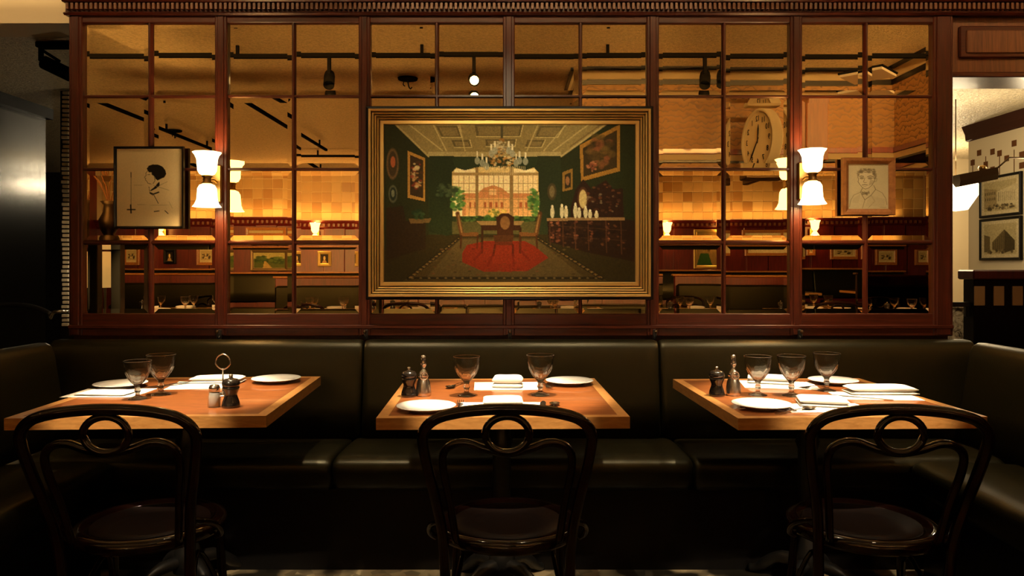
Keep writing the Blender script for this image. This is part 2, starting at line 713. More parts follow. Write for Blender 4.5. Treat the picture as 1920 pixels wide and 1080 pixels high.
# trim_1: the cornice, a profile with a row of dentils
t1 = group_struct('trim_1')
x0c, x1c = wx(125), 3.4
prof = [(3.66, wz(30)), (3.625, wz(30)), (3.615, wz(26)), (3.63, wz(24)), (3.63, wz(8)), (3.60, wz(8)), (3.585, wz(3)), (3.55, wz(-3)), (3.54, wz(-10)), (3.66, wz(-10))]
MB().prism(prof, 'x', x0c, x1c).build('cornice_profile', M['mahogany_h'], t1)
MB().prism([(3.62, wz(31)), (3.608, wz(28)), (3.62, wz(25))], 'x', x0c, x1c).build('bead', M['mahogany_h'], t1)
dm = MB().box(-0.007, 0.007, -0.018, 0.006, wz(21), wz(9), 0.0015).mesh('dentil', M['walnut'])
xd = x0c + 0.02
while xd < 2.62:
    inst('dentil', dm, t1, (xd, 3.625, 0))
    xd += 0.0232

# ================================================================== THE MIRROR GRID
mg = thing('mirror_grid', 'wide mirror of amber panes in a red-brown wooden grid above the banquette', 'mirror', (0, WY, 1.02))
O = Vector((0, WY, 1.02))


def local(mb, o=O):
    return mb.xform(Matrix.Translation(-o))


stiles = [(131, 156), (404, 427), (673, 695), (943, 965), (1212, 1235), (1480, 1503), (1748, 1785)]
for a, b in stiles:
    m = MB().box(wx(a), wx(b), 3.630, 3.675, wz(630), wz(30), 0.004)
    m.box(wx(a) + 0.014, wx(b) - 0.014, 3.624, 3.632, wz(628), wz(32), 0.003)
    local(m).build('stile', M['mahogany_v'], mg)
for y0, y1 in ((43, 30), (630, 588)):
    for (a, b), (c_, d) in zip(stiles[:-1], stiles[1:]):
        m = MB().box(wx(b) - 0.002, wx(c_) + 0.002, 3.634, 3.675, wz(y0), wz(y1), 0.003)
        local(m).build('rail', M['mahogany_h'], mg)
m = MB().box(wx(131), wx(1785), 3.622, 3.634, wz(616), wz(609), 0.003)
local(m).build('bottom_bead', M['mahogany_h'], mg)
munt = [(276, 286), (546, 554), (815, 823), (1085, 1092), (1354, 1362), (1620, 1629)]
rows = [(43, 177), (183, 314), (320, 450), (459, 588)]
for a, b in munt:
    m = MB().prism([(wx(a), 3.67), (wx(a), 3.65), (wx((a + b) / 2) - 0.004, 3.637), (wx((a + b) / 2) + 0.004, 3.637), (wx(b), 3.65), (wx(b), 3.67)], 'z', wz(588), wz(43))
    local(m).build('muntin', M['mahogany_v'], mg)
for (s0, s1), (s2, s3) in zip(stiles[:-1], stiles[1:]):
    for y0, y1 in ((177, 183), (314, 320), (450, 459)):
        za, zb = wz(y1), wz(y0)
        zm = (za + zb) / 2
        m = MB().prism([(3.67, za), (3.652, za), (3.639, zm - 0.004), (3.639, zm + 0.004), (3.652, zb), (3.67, zb)], 'x', wx(s1) - 0.001, wx(s2) + 0.001)
        local(m).build('glazing_bar', M['mahogany_h'], mg)
rng = random.Random(21)
for (s0, s1), (s2, s3), (ma, mb_) in zip(stiles[:-1], stiles[1:], munt):
    for a, b in ((s1, ma), (mb_, s2)):
        for y0, y1 in rows:
            cx, cz = (wx(a) + wx(b)) / 2, (wz(y0) + wz(y1)) / 2
            hx, hz = (wx(b) - wx(a)) / 2 + 0.003, (wz(y0) - wz(y1)) / 2 + 0.003
            bw, tl = 0.026, -math.tan(R(1.3))
            m = MB()
            V = [(-hx, bw * tl, -hz), (hx, bw * tl, -hz), (hx, bw * tl, hz), (-hx, bw * tl, hz),
                 (-hx + bw, 0, -hz + bw), (hx - bw, 0, -hz + bw), (hx - bw, 0, hz - bw), (-hx + bw, 0, hz - bw),
                 (-hx, 0.008, -hz), (hx, 0.008, -hz), (hx, 0.008, hz), (-hx, 0.008, hz)]
            F = [(4, 5, 6, 7), (0, 1, 5, 4), (1, 2, 6, 5), (2, 3, 7, 6), (3, 0, 4, 7), (8, 11, 10, 9),
                 (0, 8, 9, 1), (1, 9, 10, 2), (2, 10, 11, 3), (3, 11, 8, 0)]
            m.add(V, F)
            o = m.build('mirror_pane', M['mirror'], mg)
            o.location = Vector((cx, PANE_Y, cz)) - O
            o.rotation_euler = (R(rng.uniform(-0.12, 0.12)), 0, R(rng.uniform(-0.14, 0.14)))

# coat hooks on the bottom rail
hk = None
for px, lab in ((415, 'black coat hook on the rail below the left wall lamp'), (688, 'black coat hook under the lower left corner of the big painting'),
                (956, 'black coat hook under the middle of the big painting'), (1226, 'black coat hook under the lower right corner of the big painting'),
                (1496, 'black coat hook on the rail below the right wall lamp')):
    loc = (wx(px), 3.622, wz(625))
    if hk is None:
        hk = thing('coat_hook', lab, 'hook', loc, 0, 'coat hooks along the rail')
        MB().box(-0.009, 0.009, -0.004, 0.0, -0.028, 0.020, 0.002).build('back_plate', M['iron'], hk)
        MB().tube(smooth_path([(0, -0.002, -0.012), (0, -0.022, -0.022), (0, -0.034, -0.008), (0, -0.032, 0.006)], 4), 0.004, 8).build('prong', M['iron'], hk)
        MB().lathe([(0.0, -0.008), (0.006, -0.006), (0.0085, 0), (0.006, 0.006), (0.0, 0.008)], 10, (0, -0.034, 0.012)).build('knob', M['bronze'], hk)
    else:
        dup(hk, lab, loc, 0, 'coat hooks along the rail')

# ================================================================== BANQUETTES
back_prof = [(3.44, 0.46), (3.475, 0.62), (3.50, 0.76), (3.512, 0.83), (3.520, 0.865), (3.532, 0.888), (3.556, 0.902), (3.585, 0.902), (3.606, 0.892), (3.615, 0.875), (3.615, 0.46)]
seat_prof = [(3.47, 0.33), (3.47, 0.455), (3.30, 0.466), (3.12, 0.470), (3.065, 0.467), (3.036, 0.456), (3.025, 0.438), (3.030, 0.405), (3.045, 0.360), (3.065, 0.33)]
bq = thing('banquette', 'long black leather banquette along the wall under the mirror', 'bench', (0, 3.3, 0))
T = Matrix.Translation((0, -3.3, 0))
for a, b in ((-2.19, -0.706), (-0.700, 0.692), (0.698, 2.19)):
    MB().cushion(back_prof, a, b, 0.03).xform(T).build('backrest', M['leather'], bq)
for a, b in ((-2.01, -0.738), (-0.732, 0.738), (0.744, 2.01)):
    MB().cushion(seat_prof, a, b, 0.03).xform(T).build('seat_cushion', M['leather'], bq)
MB().box(-2.01, 2.01, 3.08, 3.60, 0.0, 0.33).xform(T).build('base', M['black_lacquer'], bq)
MB().box(-2.18, 2.18, 3.56, 3.615, 0.0, 0.86).xform(T).build('back_board', M['black_lacquer'], bq)
for s, lab in ((-1, 'black leather banquette end on the side of the dark panelled passage'), (1, 'black leather banquette end beside the doorway with the framed prints')):
    e = thing('banquette', lab, 'bench', (s * 2.08, 2.4, 0), -s * PI / 2)
    # local x runs along the bench, local y points away from the seated person
    T2 = Matrix.Translation((0, -3.50, 0))
    sg = 1 if s > 0 else -1
    for a, b in ((-1.03, -0.003), (0.003, 1.40)):
        a, b = sorted((a * sg, b * sg))
        MB().cushion(back_prof, a, b, 0.02).xform(T2).build('backrest', M['leather'], e)
    for a, b in ((-0.615, 0.10), (0.106, 1.40)):
        a, b = sorted((a * sg, b * sg))
        MB().cushion(seat_prof, a, b, 0.03).xform(T2).build('seat_cushion', M['leather'], e)
    a, b = sorted((-0.61 * sg, 1.40 * sg))
    MB().box(a, b, 3.08, 3.6, 0, 0.33).xform(T2).build('base', M['black_lacquer'], e)
    MB().box(a, b, 3.57, 3.63, 0, 0.86).xform(T2).build('back_board', M['black_lacquer'], e)


# ================================================================== WALL LAMPS
def bell(prof, up):
    return [(r, z if up else -z) for r, z in prof]


SHADE = [(0.020, 0.0), (0.034, 0.006), (0.043, 0.022), (0.045, 0.050), (0.047, 0.075), (0.054, 0.095), (0.064, 0.108), (0.061, 0.108), (0.051, 0.096), (0.044, 0.076), (0.042, 0.050), (0.040, 0.024), (0.030, 0.009), (0.018, 0.004)]


def ruffle(a, i):
    return 1 + (0.035 * math.cos(9 * a) if 5 <= i <= 8 else 0)


def wall_lamp(px, py, lab):
    t = thing('wall_lamp', lab, 'lamp', (wx(px), 3.622, wz(py)))
    MB().box(-0.026, 0.026, -0.016, 0.0, -0.10, 0.085, 0.006).build('back_plate', M['brass'], t)
    MB().tube(smooth_path([(0, -0.01, 0), (0, -0.05, 0.008), (0, -0.10, 0.0), (0, -0.12, 0)], 4), 0.008, 10).build('arm', M['brass'], t)
    MB().lathe([(0.0, -0.026), (0.020, -0.022), (0.026, -0.016), (0.018, -0.008), (0.020, 0.0), (0.018, 0.008), (0.026, 0.016), (0.020, 0.022), (0.0, 0.026)], 18, (0, -0.12, 0)).build('holder', M['brass'], t)
    MB().lathe(SHADE, 36, (0, -0.12, 0.020), ruffle).build('shade', M['shade'], t, 'opal tulip shade opening upward')
    MB().lathe(bell(SHADE, False), 36, (0, -0.12, -0.020), ruffle).build('shade', M['shade'], t, 'opal bell shade opening downward')
    point_light('bulb_and_fill_light', (0, -0.12, 0.10), 9, WARM, 0.025, t)
    point_light('bulb_and_fill_light', (0, -0.12, -0.10), 9, WARM, 0.025, t)
    return t


wall_lamp(410, 343, 'lit brass wall lamp with two opal shades beside the black and white sketch')
wall_lamp(1502, 338, 'lit brass wall lamp with two opal shades beside the wood-framed pencil portrait')


# ================================================================== PICTURES ON THE MIRROR
def frame_ring(mb, x0, x1, z0, z1, prof):
    """mitred moulding: prof is (inset, y) pairs from the outer edge inwards"""
    n = len(prof)
    V, F = [], []
    for i, y in prof:
        V += [(x0 + i, y, z0 + i), (x1 - i, y, z0 + i), (x1 - i, y, z1 - i), (x0 + i, y, z1 - i)]
    for k in range(n - 1):
        for q in range(4):
            r_ = (q + 1) % 4
            F.append((k * 4 + q, k * 4 + r_, k * 4 + 4 + r_, k * 4 + 4 + q))
    return mb.add(V, F)


# --- the big oil painting
PY = 3.555            # front of the frame
sc_ = PY / 1400
X0, X1 = (685 - 960) * sc_, (1226 - 960) * sc_
Z1, Z0 = 1.25 - (198 - 500) * sc_, 1.25 - (562 - 500) * sc_
pt = thing('oil_painting', 'large painting of a dark dining room in a stepped gilt frame hung on the mirror', 'painting', ((X0 + X1) / 2, 3.62, Z0))
o = Vector(pt.location)
fr = MB()
frame_ring(fr, X0, X1, Z0, Z1, [(0.0, 3.62), (0.0, PY + 0.012), (0.002, PY + 0.010), (0.012, PY + 0.008), (0.014, PY + 0.02)])
fr.box(X0 + 0.004, X1 - 0.004, 3.600, 3.618, Z0 + 0.004, Z1 - 0.004)
local(fr, o).build('outer_edge', M['black_lacquer'], pt)
stepw = [(0.013, 0.026, 0.000), (0.029, 0.038, 0.008), (0.041, 0.049, 0.014), (0.052, 0.060, 0.020), (0.064, 0.084, 0.026)]
for a, b, dy in stepw:
    g = MB()
    frame_ring(g, X0, X1, Z0, Z1, [(a, PY + dy + 0.03), (a, PY + dy + 0.004), (a + 0.002, PY + dy), (b - 0.003, PY + dy + 0.001), (b, PY + dy + 0.005), (b, PY + dy + 0.03)])
    local(g, o).build('gilt_step', M['gold'], pt)
g = MB()
frame_ring(g, X0, X1, Z0, Z1, [(0.012, PY + 0.034), (0.086, PY + 0.036)])
local(g, o).build('frame_groove', M['gold_dark'], pt)

C = Canvas((108, 120, 1447, 970), 420, 268, (28, 30, 13))
G1, G2 = (30, 40, 22), (40, 54, 30)
# walls
C.poly([(108, 120), (170, 120), (345, 295), (345, 720), (108, 800)], (33, 35, 15))
C.poly([(1290, 120), (1447, 120), (1447, 800), (1050, 700), (1050, 295)], (30, 34, 14))
C.rect(345, 290, 1050, 720, (35, 42, 21))
# ceiling with coffers
C.poly([(170, 120), (1290, 120), (1055, 290), (340, 290)], (122, 108, 64))
C.poly([(345, 268), (1050, 268), (1056, 294), (338, 294)], (150, 136, 88))
for xa, xb, ya, yb in ((380, 500, 128, 190), (590, 850, 122, 186), (940, 1075, 128, 190), (430, 545, 205, 244), (640, 830, 200, 240), (900, 1010, 205, 244)):
    def pr(x, y):
        return (700 + (x - 700) * (1 - 0.0016 * (y - 120)), y)
    C.poly([pr(xa, ya), pr(xb, ya), pr(xb, yb), pr(xa, yb)], (86, 76, 42))
    C.poly([pr(xa + 14, ya + 8), pr(xb - 14, ya + 8), pr(xb - 14, yb - 8), pr(xa + 14, yb - 8)], (112, 98, 58))
    C.line([pr(xa, yb), pr(xb, yb), pr(xb, ya)], 5, (176, 160, 104))
for xa, xb in ((240, 420), (370, 440), (510, 540), (930, 870), (1080, 960), (1200, 1010)):
    C.line([(xa, 120), (xb, 262)], 7, (168, 152, 98), 0.8)
C.line([(170, 120), (345, 292)], 10, (150, 134, 84))
C.line([(1290, 120), (1052, 292)], 10, (156, 140, 90))
C.line([(1265, 120), (1100, 240)], 5, (96, 80, 44))
# floor and rug
C.poly([(345, 715), (1050, 715), (1447, 800), (1447, 970), (108, 970), (108, 800)], (38, 32, 13))
C.poly([(500, 730), (935, 730), (1300, 965), (210, 965)], (56, 46, 22))
C.poly([(510, 740), (925, 740), (1180, 950), (330, 950)], (66, 55, 28))
C.line([(505, 735), (240, 950)], 20, (28, 24, 12), 0.8)
C.line([(930, 735), (1270, 950)], 20, (28, 24, 12), 0.8)
C.line([(235, 948), (1270, 948)], 14, (26, 22, 12), 0.8)
for k in range(46):
    t = k / 45
    for sx, ex in ((505, 250), (930, 1262)):
        C.ell(sx + (ex - sx) * t, 735 + 210 * t, 4 + 6 * t, 2 + 3 * t, ((108, 92, 50), (30, 24, 12), (84, 60, 28))[k % 3], 0.8)
    C.ell(260 + 1000 * t, 948, 8, 4, ((100, 84, 46), (34, 26, 12))[k % 2], 0.7)
C.poly([(550, 770), (640, 750), (860, 750), (910, 775), (985, 838), (870, 912), (640, 914), (525, 862), (525, 815)], (100, 34, 16))
C.ell(750, 830, 150, 45, (116, 42, 20), 0.7, 0.8)
# window
C.poly([(470, 352), (930, 352), (935, 615), (472, 615)], (206, 178, 108))
C.rect(478, 395, 595, 612, (232, 208, 150)).rect(612, 395, 778, 612, (238, 214, 158)).rect(796, 395, 926, 612, (230, 204, 146))
C.rect(484, 360, 595, 378, (235, 215, 160)).rect(800, 360, 915, 378, (235, 215, 160))
C.poly([(525, 490), (612, 490), (640, 462), (690, 448), (735, 462), (770, 490), (925, 490), (925, 612), (525, 612)], (186, 124, 72))
C.poly([(545, 515), (925, 515), (925, 612), (545, 612)], (204, 154, 92))
C.rect(668, 470, 708, 500, (220, 176, 118))
for x in (560, 590, 640, 670, 700, 730, 830, 860, 890):
    C.rect(x, 540, x + 14, 575, (150, 84, 44))
for x in (506, 534, 562, 640, 666, 692, 718, 745, 824, 850, 876, 902):
    C.line([(x, 392), (x, 614)], 3, (150, 118, 66))
for y in (438, 480, 524, 568):
    C.line([(474, y), (930, y)], 3, (150, 118, 66))
C.rect(596, 352, 612, 616, (128, 104, 60)).rect(778, 352, 796, 616, (128, 104, 60)).rect(470, 378, 932, 394, (148, 122, 72))
C.poly([(350, 290), (480, 290), (500, 350), (470, 380), (474, 715), (440, 720), (350, 700)], (30, 37, 18))
C.poly([(1050, 290), (925, 290), (905, 350), (935, 382), (940, 700), (1050, 700)], (33, 40, 21))
C.poly([(470, 296), (930, 296), (912, 352), (860, 368), (800, 352), (600, 352), (540, 368), (486, 352)], (35, 45, 24))
# plants
C.blotch(500, 520, 38, 70, [(62, 100, 40), (88, 128, 56), (40, 72, 30)], 70, 11)
C.blotch(905, 540, 30, 78, [(62, 100, 40), (88, 128, 56), (40, 72, 30)], 70, 11)
C.blotch(440, 480, 60, 36, [(58, 70, 44), (40, 54, 32)], 40, 12, 0.7)
C.blotch(700, 632, 225, 18, [(44, 72, 28), (70, 96, 40), (30, 48, 20)], 80, 12)
C.rect(472, 645, 935, 712, (88, 78, 40), 0.55)
# chandelier
C.rect(729, 120, 742, 200, (70, 66, 44)).ell(735, 205, 16, 10, (130, 96, 44))
C.blotch(735, 300, 70, 60, [(178, 132, 66), (120, 82, 36), (210, 190, 140), (88, 70, 40)], 120, 8)
C.blotch(735, 240, 50, 30, [(178, 168, 130), (130, 124, 100)], 40, 7)
for x, y in ((605, 300), (632, 312), (655, 330), (812, 312), (830, 300), (862, 304), (700, 246), (772, 246), (680, 262), (792, 262)):
    C.rect(x - 4, y - 34, x + 4, y, (214, 206, 168)).ell(x, y + 16, 14, 20, (150, 154, 132), 0.85)
for k in range(26):
    C.line([(620 + k * 9.5, 345), (622 + k * 9.5, 372 + 26 * math.sin(PI * k / 25))], 3, (206, 190, 140), 0.8)
# pictures in the picture
C.ell(154, 333, 33, 84, (86, 66, 38)).ell(154, 333, 24, 68, (52, 42, 24)).ell(156, 322, 13, 30, (140, 74, 40))
C.ell(156, 495, 24, 48, (70, 72, 52)).ell(156, 495, 17, 36, (32, 38, 26)).ell(156, 492, 9, 20, (96, 100, 76))
C.poly([(235, 262), (328, 302), (326, 535), (235, 515)], (146, 108, 46)).poly([(248, 284), (318, 314), (316, 518), (248, 500)], (46, 34, 18))
C.blotch(284, 400, 26, 80, [(150, 112, 66), (110, 44, 26), (180, 160, 110), (60, 40, 20)], 40, 11)
C.poly([(1150, 232), (1365, 120), (1365, 372), (1158, 428)], (132, 96, 36)).poly([(1168, 248), (1350, 150), (1350, 352), (1172, 402)], (46, 36, 16))
C.blotch(1260, 270, 70, 90, [(60, 46, 20), (84, 66, 28), (38, 30, 14), (104, 60, 34)], 60, 20, 0.6)
C.blotch(1215, 350, 26, 30, [(150, 96, 60), (110, 60, 38)], 16, 8)
C.poly([(1060, 378), (1112, 358), (1112, 470), (1060, 482)], (116, 88, 36)).poly([(1070, 392), (1103, 378), (1103, 458), (1070, 468)], (40, 34, 18)).ell(1086, 424, 11, 24, (120, 84, 50))
C.ell(1003, 482, 24, 46, (58, 50, 28)).ell(1003, 482, 14, 32, (92, 82, 52))
# sideboard with mirror and figurines
C.poly([(978, 632), (1380, 628), (1447, 640), (1447, 860), (1200, 812), (985, 752)], (32, 20, 10))
C.poly([(975, 624), (1390, 620), (1390, 636), (975, 640)], (116, 92, 56))
C.poly([(1105, 560), (1130, 470), (1170, 415), (1215, 470), (1290, 420), (1330, 470), (1380, 465), (1385, 622), (1105, 622)], (34, 20, 11))
C.ell(1168, 520, 30, 62, (60, 36, 18)).ell(1168, 522, 21, 50, (170, 152, 96))
C.blotch(1280, 520, 90, 80, [(58, 34, 20), (84, 50, 28), (30, 18, 10), (104, 90, 66)], 70, 9, 0.8)
for x, h in ((1005, 64), (1056, 70), (1078, 60), (1128, 76), (1148, 50), (1182, 60), (1206, 40), (1240, 34)):
    C.ell(x, 626 - h / 2, 11, h / 2, (176, 168, 128)).ell(x, 626 - h, 6, 8, (200, 190, 150))
for x in (1000, 1036, 1130, 1210, 1300):
    C.blotch(x, 700, 10, 60, [(96, 54, 34), (60, 30, 18), (130, 84, 56)], 22, 7)
C.blotch(1180, 700, 190, 50, [(44, 26, 14), (24, 14, 8)], 60, 16, 0.5)
# sofa and table on the left
C.poly([(120, 570), (210, 560), (225, 640), (330, 640), (330, 790), (120, 850)], (36, 26, 12))
C.poly([(240, 628), (360, 626), (350, 650), (250, 655)], (84, 66, 34))
C.blotch(290, 600, 34, 30, [(26, 40, 22), (40, 56, 30)], 26, 12)
# table and chairs
C.poly([(600, 640), (855, 640), (835, 664), (622, 664)], (118, 96, 56)).poly([(622, 662), (836, 662), (830, 690), (630, 690)], (44, 26, 12))
for x in (632, 835):
    C.line([(x, 680), (x - 2, 810)], 12, (40, 24, 10))
C.blotch(712, 596, 44, 22, [(180, 150, 60), (206, 178, 92), (96, 104, 40)], 40, 9)
C.poly([(705, 622), (735, 598), (770, 598), (802, 622), (796, 716), (712, 716)], (46, 26, 12)).ell(753, 650, 26, 36, (100, 72, 38))
C.poly([(690, 716), (800, 716), (792, 770), (700, 770)], (56, 34, 16))
C.line([(700, 770), (690, 826)], 11, (36, 18, 8)).line([(795, 770), (795, 826)], 11, (36, 18, 8))
for sx in (1, -1):
    b_ = 500 if sx == 1 else 940
    C.line([(b_, 600), (b_ + 22 * sx, 712)], 22, (70, 44, 20)).line([(b_ + 4 * sx, 610), (b_ + 22 * sx, 700)], 9, (112, 84, 46))
    C.poly([(b_ + 20 * sx, 705), (b_ + 110 * sx, 700), (b_ + 112 * sx, 722), (b_ + 20 * sx, 724)], (86, 56, 26))
    for q in (20, 108):
        C.line([(b_ + q * sx, 720), (b_ + (q - 4) * sx, 786)], 9, (52, 30, 12))
for (xa, ya, xb, yb) in ((632, 800, 590, 850), (690, 820, 660, 880), (795, 820, 800, 880), (838, 800, 880, 850)):
    C.line([(xa, ya), (xb, yb)], 12, (66, 16, 8), 0.7)
# light from the window across floor and walls, and carved highlights on the furniture
C.glow(720, 730, 330, 130, 0.35)
C.glow(400, 640, 120, 200, 0.15)
for x in (990, 1060, 1125, 1195, 1290, 1370):
    C.line([(x, 640), (x + 4, 770 + (x - 990) * 0.13)], 6, (70, 44, 24), 0.8)
for y in (665, 720):
    C.line([(985, y), (1400, y + 26)], 4, (60, 40, 22), 0.7)
for k in range(40):
    x = C.rng.uniform(985, 1400)
    C.ell(x, C.rng.uniform(650, 750 + (x - 985) * 0.1), 7, 5, ((92, 58, 34), (24, 14, 8), (70, 42, 24))[k % 3], 0.6, 0.5)
for k in range(60):
    t = C.rng.uniform(0, 1)
    C.ell(360 + 790 * C.rng.uniform(0, 1), 780 + 160 * t, 10, 4, ((92, 76, 40), (44, 36, 18), (88, 50, 26))[k % 3], 0.35 if abs(t - 0.4) < 0.3 else 0.6, 0.5)
C.poly([(550, 770), (640, 752), (860, 752), (910, 775), (980, 838), (868, 908), (642, 910), (528, 862), (527, 815)], (100, 33, 15), 0.55)
C.grain(0.05)
ins = 0.083
cv = C.sheet('canvas', X0 + ins - o.x, X1 - ins - o.x, PY + 0.033 - o.y, Z0 + ins - o.z, Z1 - ins - o.z, 'oil_paint', pt, 1.12)


# --- ink sketch left, pencil portrait right
def framed(name, lab, px0, px1, py0, py1, Y, depth, fw, fmat, canvas, matw, gain=1.0, back=3.634):
    s = Y / 1400
    x0, x1, z1, z0 = (px0 - 960) * s, (px1 - 960) * s, 1.25 - (py0 - 500) * s, 1.25 - (py1 - 500) * s
    t = thing(name, lab, 'picture', ((x0 + x1) / 2, back, z0))
    o = Vector(t.location)
    m = MB()
    frame_ring(m, x0, x1, z0, z1, [(0, back), (0, Y + 0.004), (0.002, Y), (fw * 0.5, Y + 0.001), (fw * 0.8, Y + 0.006), (fw, Y + 0.010), (fw, Y + 0.016)])
    local(m, o).build('frame', fmat, t)
    m = MB().box(x0 + 0.002, x1 - 0.002, Y + 0.016, back, z0 + 0.002, z1 - 0.002)
    local(m, o).build('backing', M['oak_frame'], t)
    i = fw + matw - 0.001
    canvas.sheet('sheet', x0 + i - o.x, x1 - i - o.x, Y + 0.0148 - o.y, z0 + i - o.z, z1 - i - o.z, 'printed_paper', t, gain)
    return t


S = Canvas((686, -73, 1080, 400), 150, 180, (200, 182, 138))
K = (22, 20, 14)
S.poly([(866, 48), (880, 30), (905, 22), (935, 24), (962, 36), (978, 58), (984, 82), (972, 102), (948, 112), (932, 120), (918, 110), (912, 86), (896, 72), (878, 70)], K)
S.blotch(938, 66, 34, 34, [K], 40, 9, 1.0)
S.line([(872, 62), (860, 78), (864, 88), (852, 102), (860, 108), (858, 118), (866, 124), (874, 138), (892, 142)], 3, (70, 62, 44))
S.line([(872, 86), (884, 84)], 3, K).line([(912, 100), (916, 122), (904, 140)], 3, (60, 54, 40))
S.poly([(886, 182), (914, 158), (942, 126), (944, 152), (920, 172), (890, 186)], K)
S.line([(888, 196), (906, 204), (938, 192)], 8, K).line([(880, 160), (886, 200), (905, 212)], 3, (60, 54, 40))
S.line([(944, 150), (990, 128)], 2, (110, 98, 70)).line([(910, 210), (936, 260)], 4, (60, 54, 40)).line([(905, 150), (1000, 180)], 2, (120, 108, 78))
S.line([(772, 72), (772, 320)], 3, (120, 108, 78)).line([(772, 72), (772, 100)], 5, (60, 54, 40)).line([(790, 148), (840, 148)], 2, (120, 108, 78))
S.line([(750, 298), (796, 298)], 7, K).line([(770, 270), (772, 318)], 8, K)
S.line([(912, 310), (940, 306)], 6, (70, 62, 44)).line([(976, 305), (995, 322)], 5, (70, 62, 44))
S.line([(810, 268), (1020, 272)], 2, (150, 136, 100)).line([(1000, 250), (1020, 290)], 2, (140, 126, 90))
S.grain(0.01)
framed('ink_sketch', 'black and white ink sketch of a dark-haired profile in a thin black frame', 212, 343, 274, 428, 3.612, 0.05, 0.011, M['black_lacquer'], S, 0, 1.3)
S = Canvas((290, 14, 500, 276), 110, 135, (176, 160, 118))
D = (98, 86, 60)
D2 = (128, 114, 82)
S.ell(384, 104, 42, 56, (186, 170, 128), 0.9, 0.2)
S.blotch(390, 54, 46, 13, [D, D2, (110, 96, 68)], 60, 7, 0.5)
S.blotch(428, 78, 8, 22, [D, D2], 20, 6, 0.5)
S.blotch(344, 72, 6, 16, [D, D2], 12, 5, 0.5)
S.line([(346, 76), (342, 92), (346, 104), (343, 118), (352, 134), (366, 152), (380, 160), (398, 154), (416, 136), (428, 112), (432, 92)], 3, D, 0.9)
S.line([(432, 96), (440, 98), (438, 114), (430, 118)], 2.5, D2)
S.line([(350, 88), (360, 84), (372, 88)], 4, D).line([(392, 89), (406, 84), (420, 88)], 4, D)
S.ell(362, 97, 10, 7, D, 0.55, 0.5).ell(405, 98, 11, 7, D, 0.55, 0.5)
S.line([(352, 96), (374, 96)], 2, D).line([(394, 96), (418, 96)], 2, D).line([(374, 95), (392, 95)], 1.5, D2)
S.line([(378, 98), (371, 118), (376, 124), (386, 122)], 2.5, D, 0.9)
S.line([(364, 137), (376, 134), (392, 137)], 3.5, D).line([(370, 145), (384, 145)], 2, D2)
for k in range(12):
    S.line([(408 + 2 * k, 104 + k), (398 + 2 * k, 140 - k)], 1.6, D2, 0.5)
S.line([(366, 154), (356, 176), (364, 196), (378, 222)], 3, D, 0.9).line([(424, 140), (434, 162), (410, 196), (378, 222)], 3, D, 0.9)
S.poly([(360, 172), (382, 182), (400, 170), (404, 188), (384, 188), (366, 196)], D, 0.6)
S.blotch(378, 184, 18, 10, [D, D2], 16, 5, 0.5)
S.line([(356, 178), (322, 194), (306, 222), (298, 262)], 2.5, D, 0.7).line([(434, 162), (468, 182), (486, 214), (492, 250)], 2.5, D, 0.7)
S.line([(378, 222), (366, 270)], 2.5, D, 0.7).line([(410, 196), (430, 230), (396, 268)], 2, D2, 0.8)
for k in range(16):
    S.line([(404 + 5 * k, 196 + 1.5 * k), (384 + 6 * k, 258)], 1.5, D2, 0.45)
for k in range(9):
    S.line([(352 - 4 * k, 190 + 3 * k), (344 - 4 * k, 240)], 1.5, D2, 0.35)
S.line([(456, 264), (488, 266)], 2, D, 0.6)
S.grain(0.012)
framed('pencil_portrait', 'pencil portrait of a man with a bow tie in a honey wood frame', 1581, 1680, 295, 403, 3.608, 0.03, 0.030, M['oak_frame'], S, 0, 1.15)


# ================================================================== TABLES
def make_table(lab, cx, cy, rz, wx_, dy_):
    t = thing('dining_table', lab, 'table', (cx, cy, 0), rz)
    bw = 0.036
    hx, hy = wx_ / 2, dy_ / 2
    MB().box(-hx + bw, hx - bw, -hy + bw, hy - bw, 0.712, 0.75).build('table_top', M['table_field'], t)
    for pl in ([(-hx, -hy), (hx, -hy), (hx - bw, -hy + bw), (-hx + bw, -hy + bw)],
               [(hx, -hy), (hx, hy), (hx - bw, hy - bw), (hx - bw, -hy + bw)],
               [(hx, hy), (-hx, hy), (-hx + bw, hy - bw), (hx - bw, hy - bw)],
               [(-hx, hy), (-hx, -hy), (-hx + bw, -hy + bw), (-hx + bw, hy - bw)]):
        MB().prism(pl, 'z', 0.711, 0.7502).build('edge_band', M['table_edge'], t)
    MB().lathe([(0.16, 0.708), (0.16, 0.700), (0.05, 0.69), (0.038, 0.66), (0.034, 0.60), (0.046, 0.57), (0.036, 0.54), (0.032, 0.2), (0.05, 0.14), (0.055, 0.06), (0.03, 0.05)], 18).build('column', M['iron'], t)
    for k in range(4):
        a = PI / 4 + k * PI / 2
        ca, sa = math.cos(a), math.sin(a)
        MB().tube(smooth_path([(0.03 * ca, 0.03 * sa, 0.10), (0.12 * ca, 0.12 * sa, 0.09), (0.20 * ca, 0.20 * sa, 0.03), (0.235 * ca, 0.235 * sa, 0.017)], 4), [0.026] * 4 + [0.022] * 4 + [0.017] * 5, 8).build('foot', M['iron'], t)
    return t


tb1 = make_table('wooden table with a light edge on the side of the ink sketch', -1.272, 2.93, R(3.0), 0.85, 0.90)
tb2 = make_table('wooden table with a light edge in front of the big painting', -0.040, 2.905, R(1.6), 0.842, 0.86)
tb3 = make_table('wooden table with a light edge set with three goblets', 1.150, 2.905, R(2.0), 0.840, 0.86)


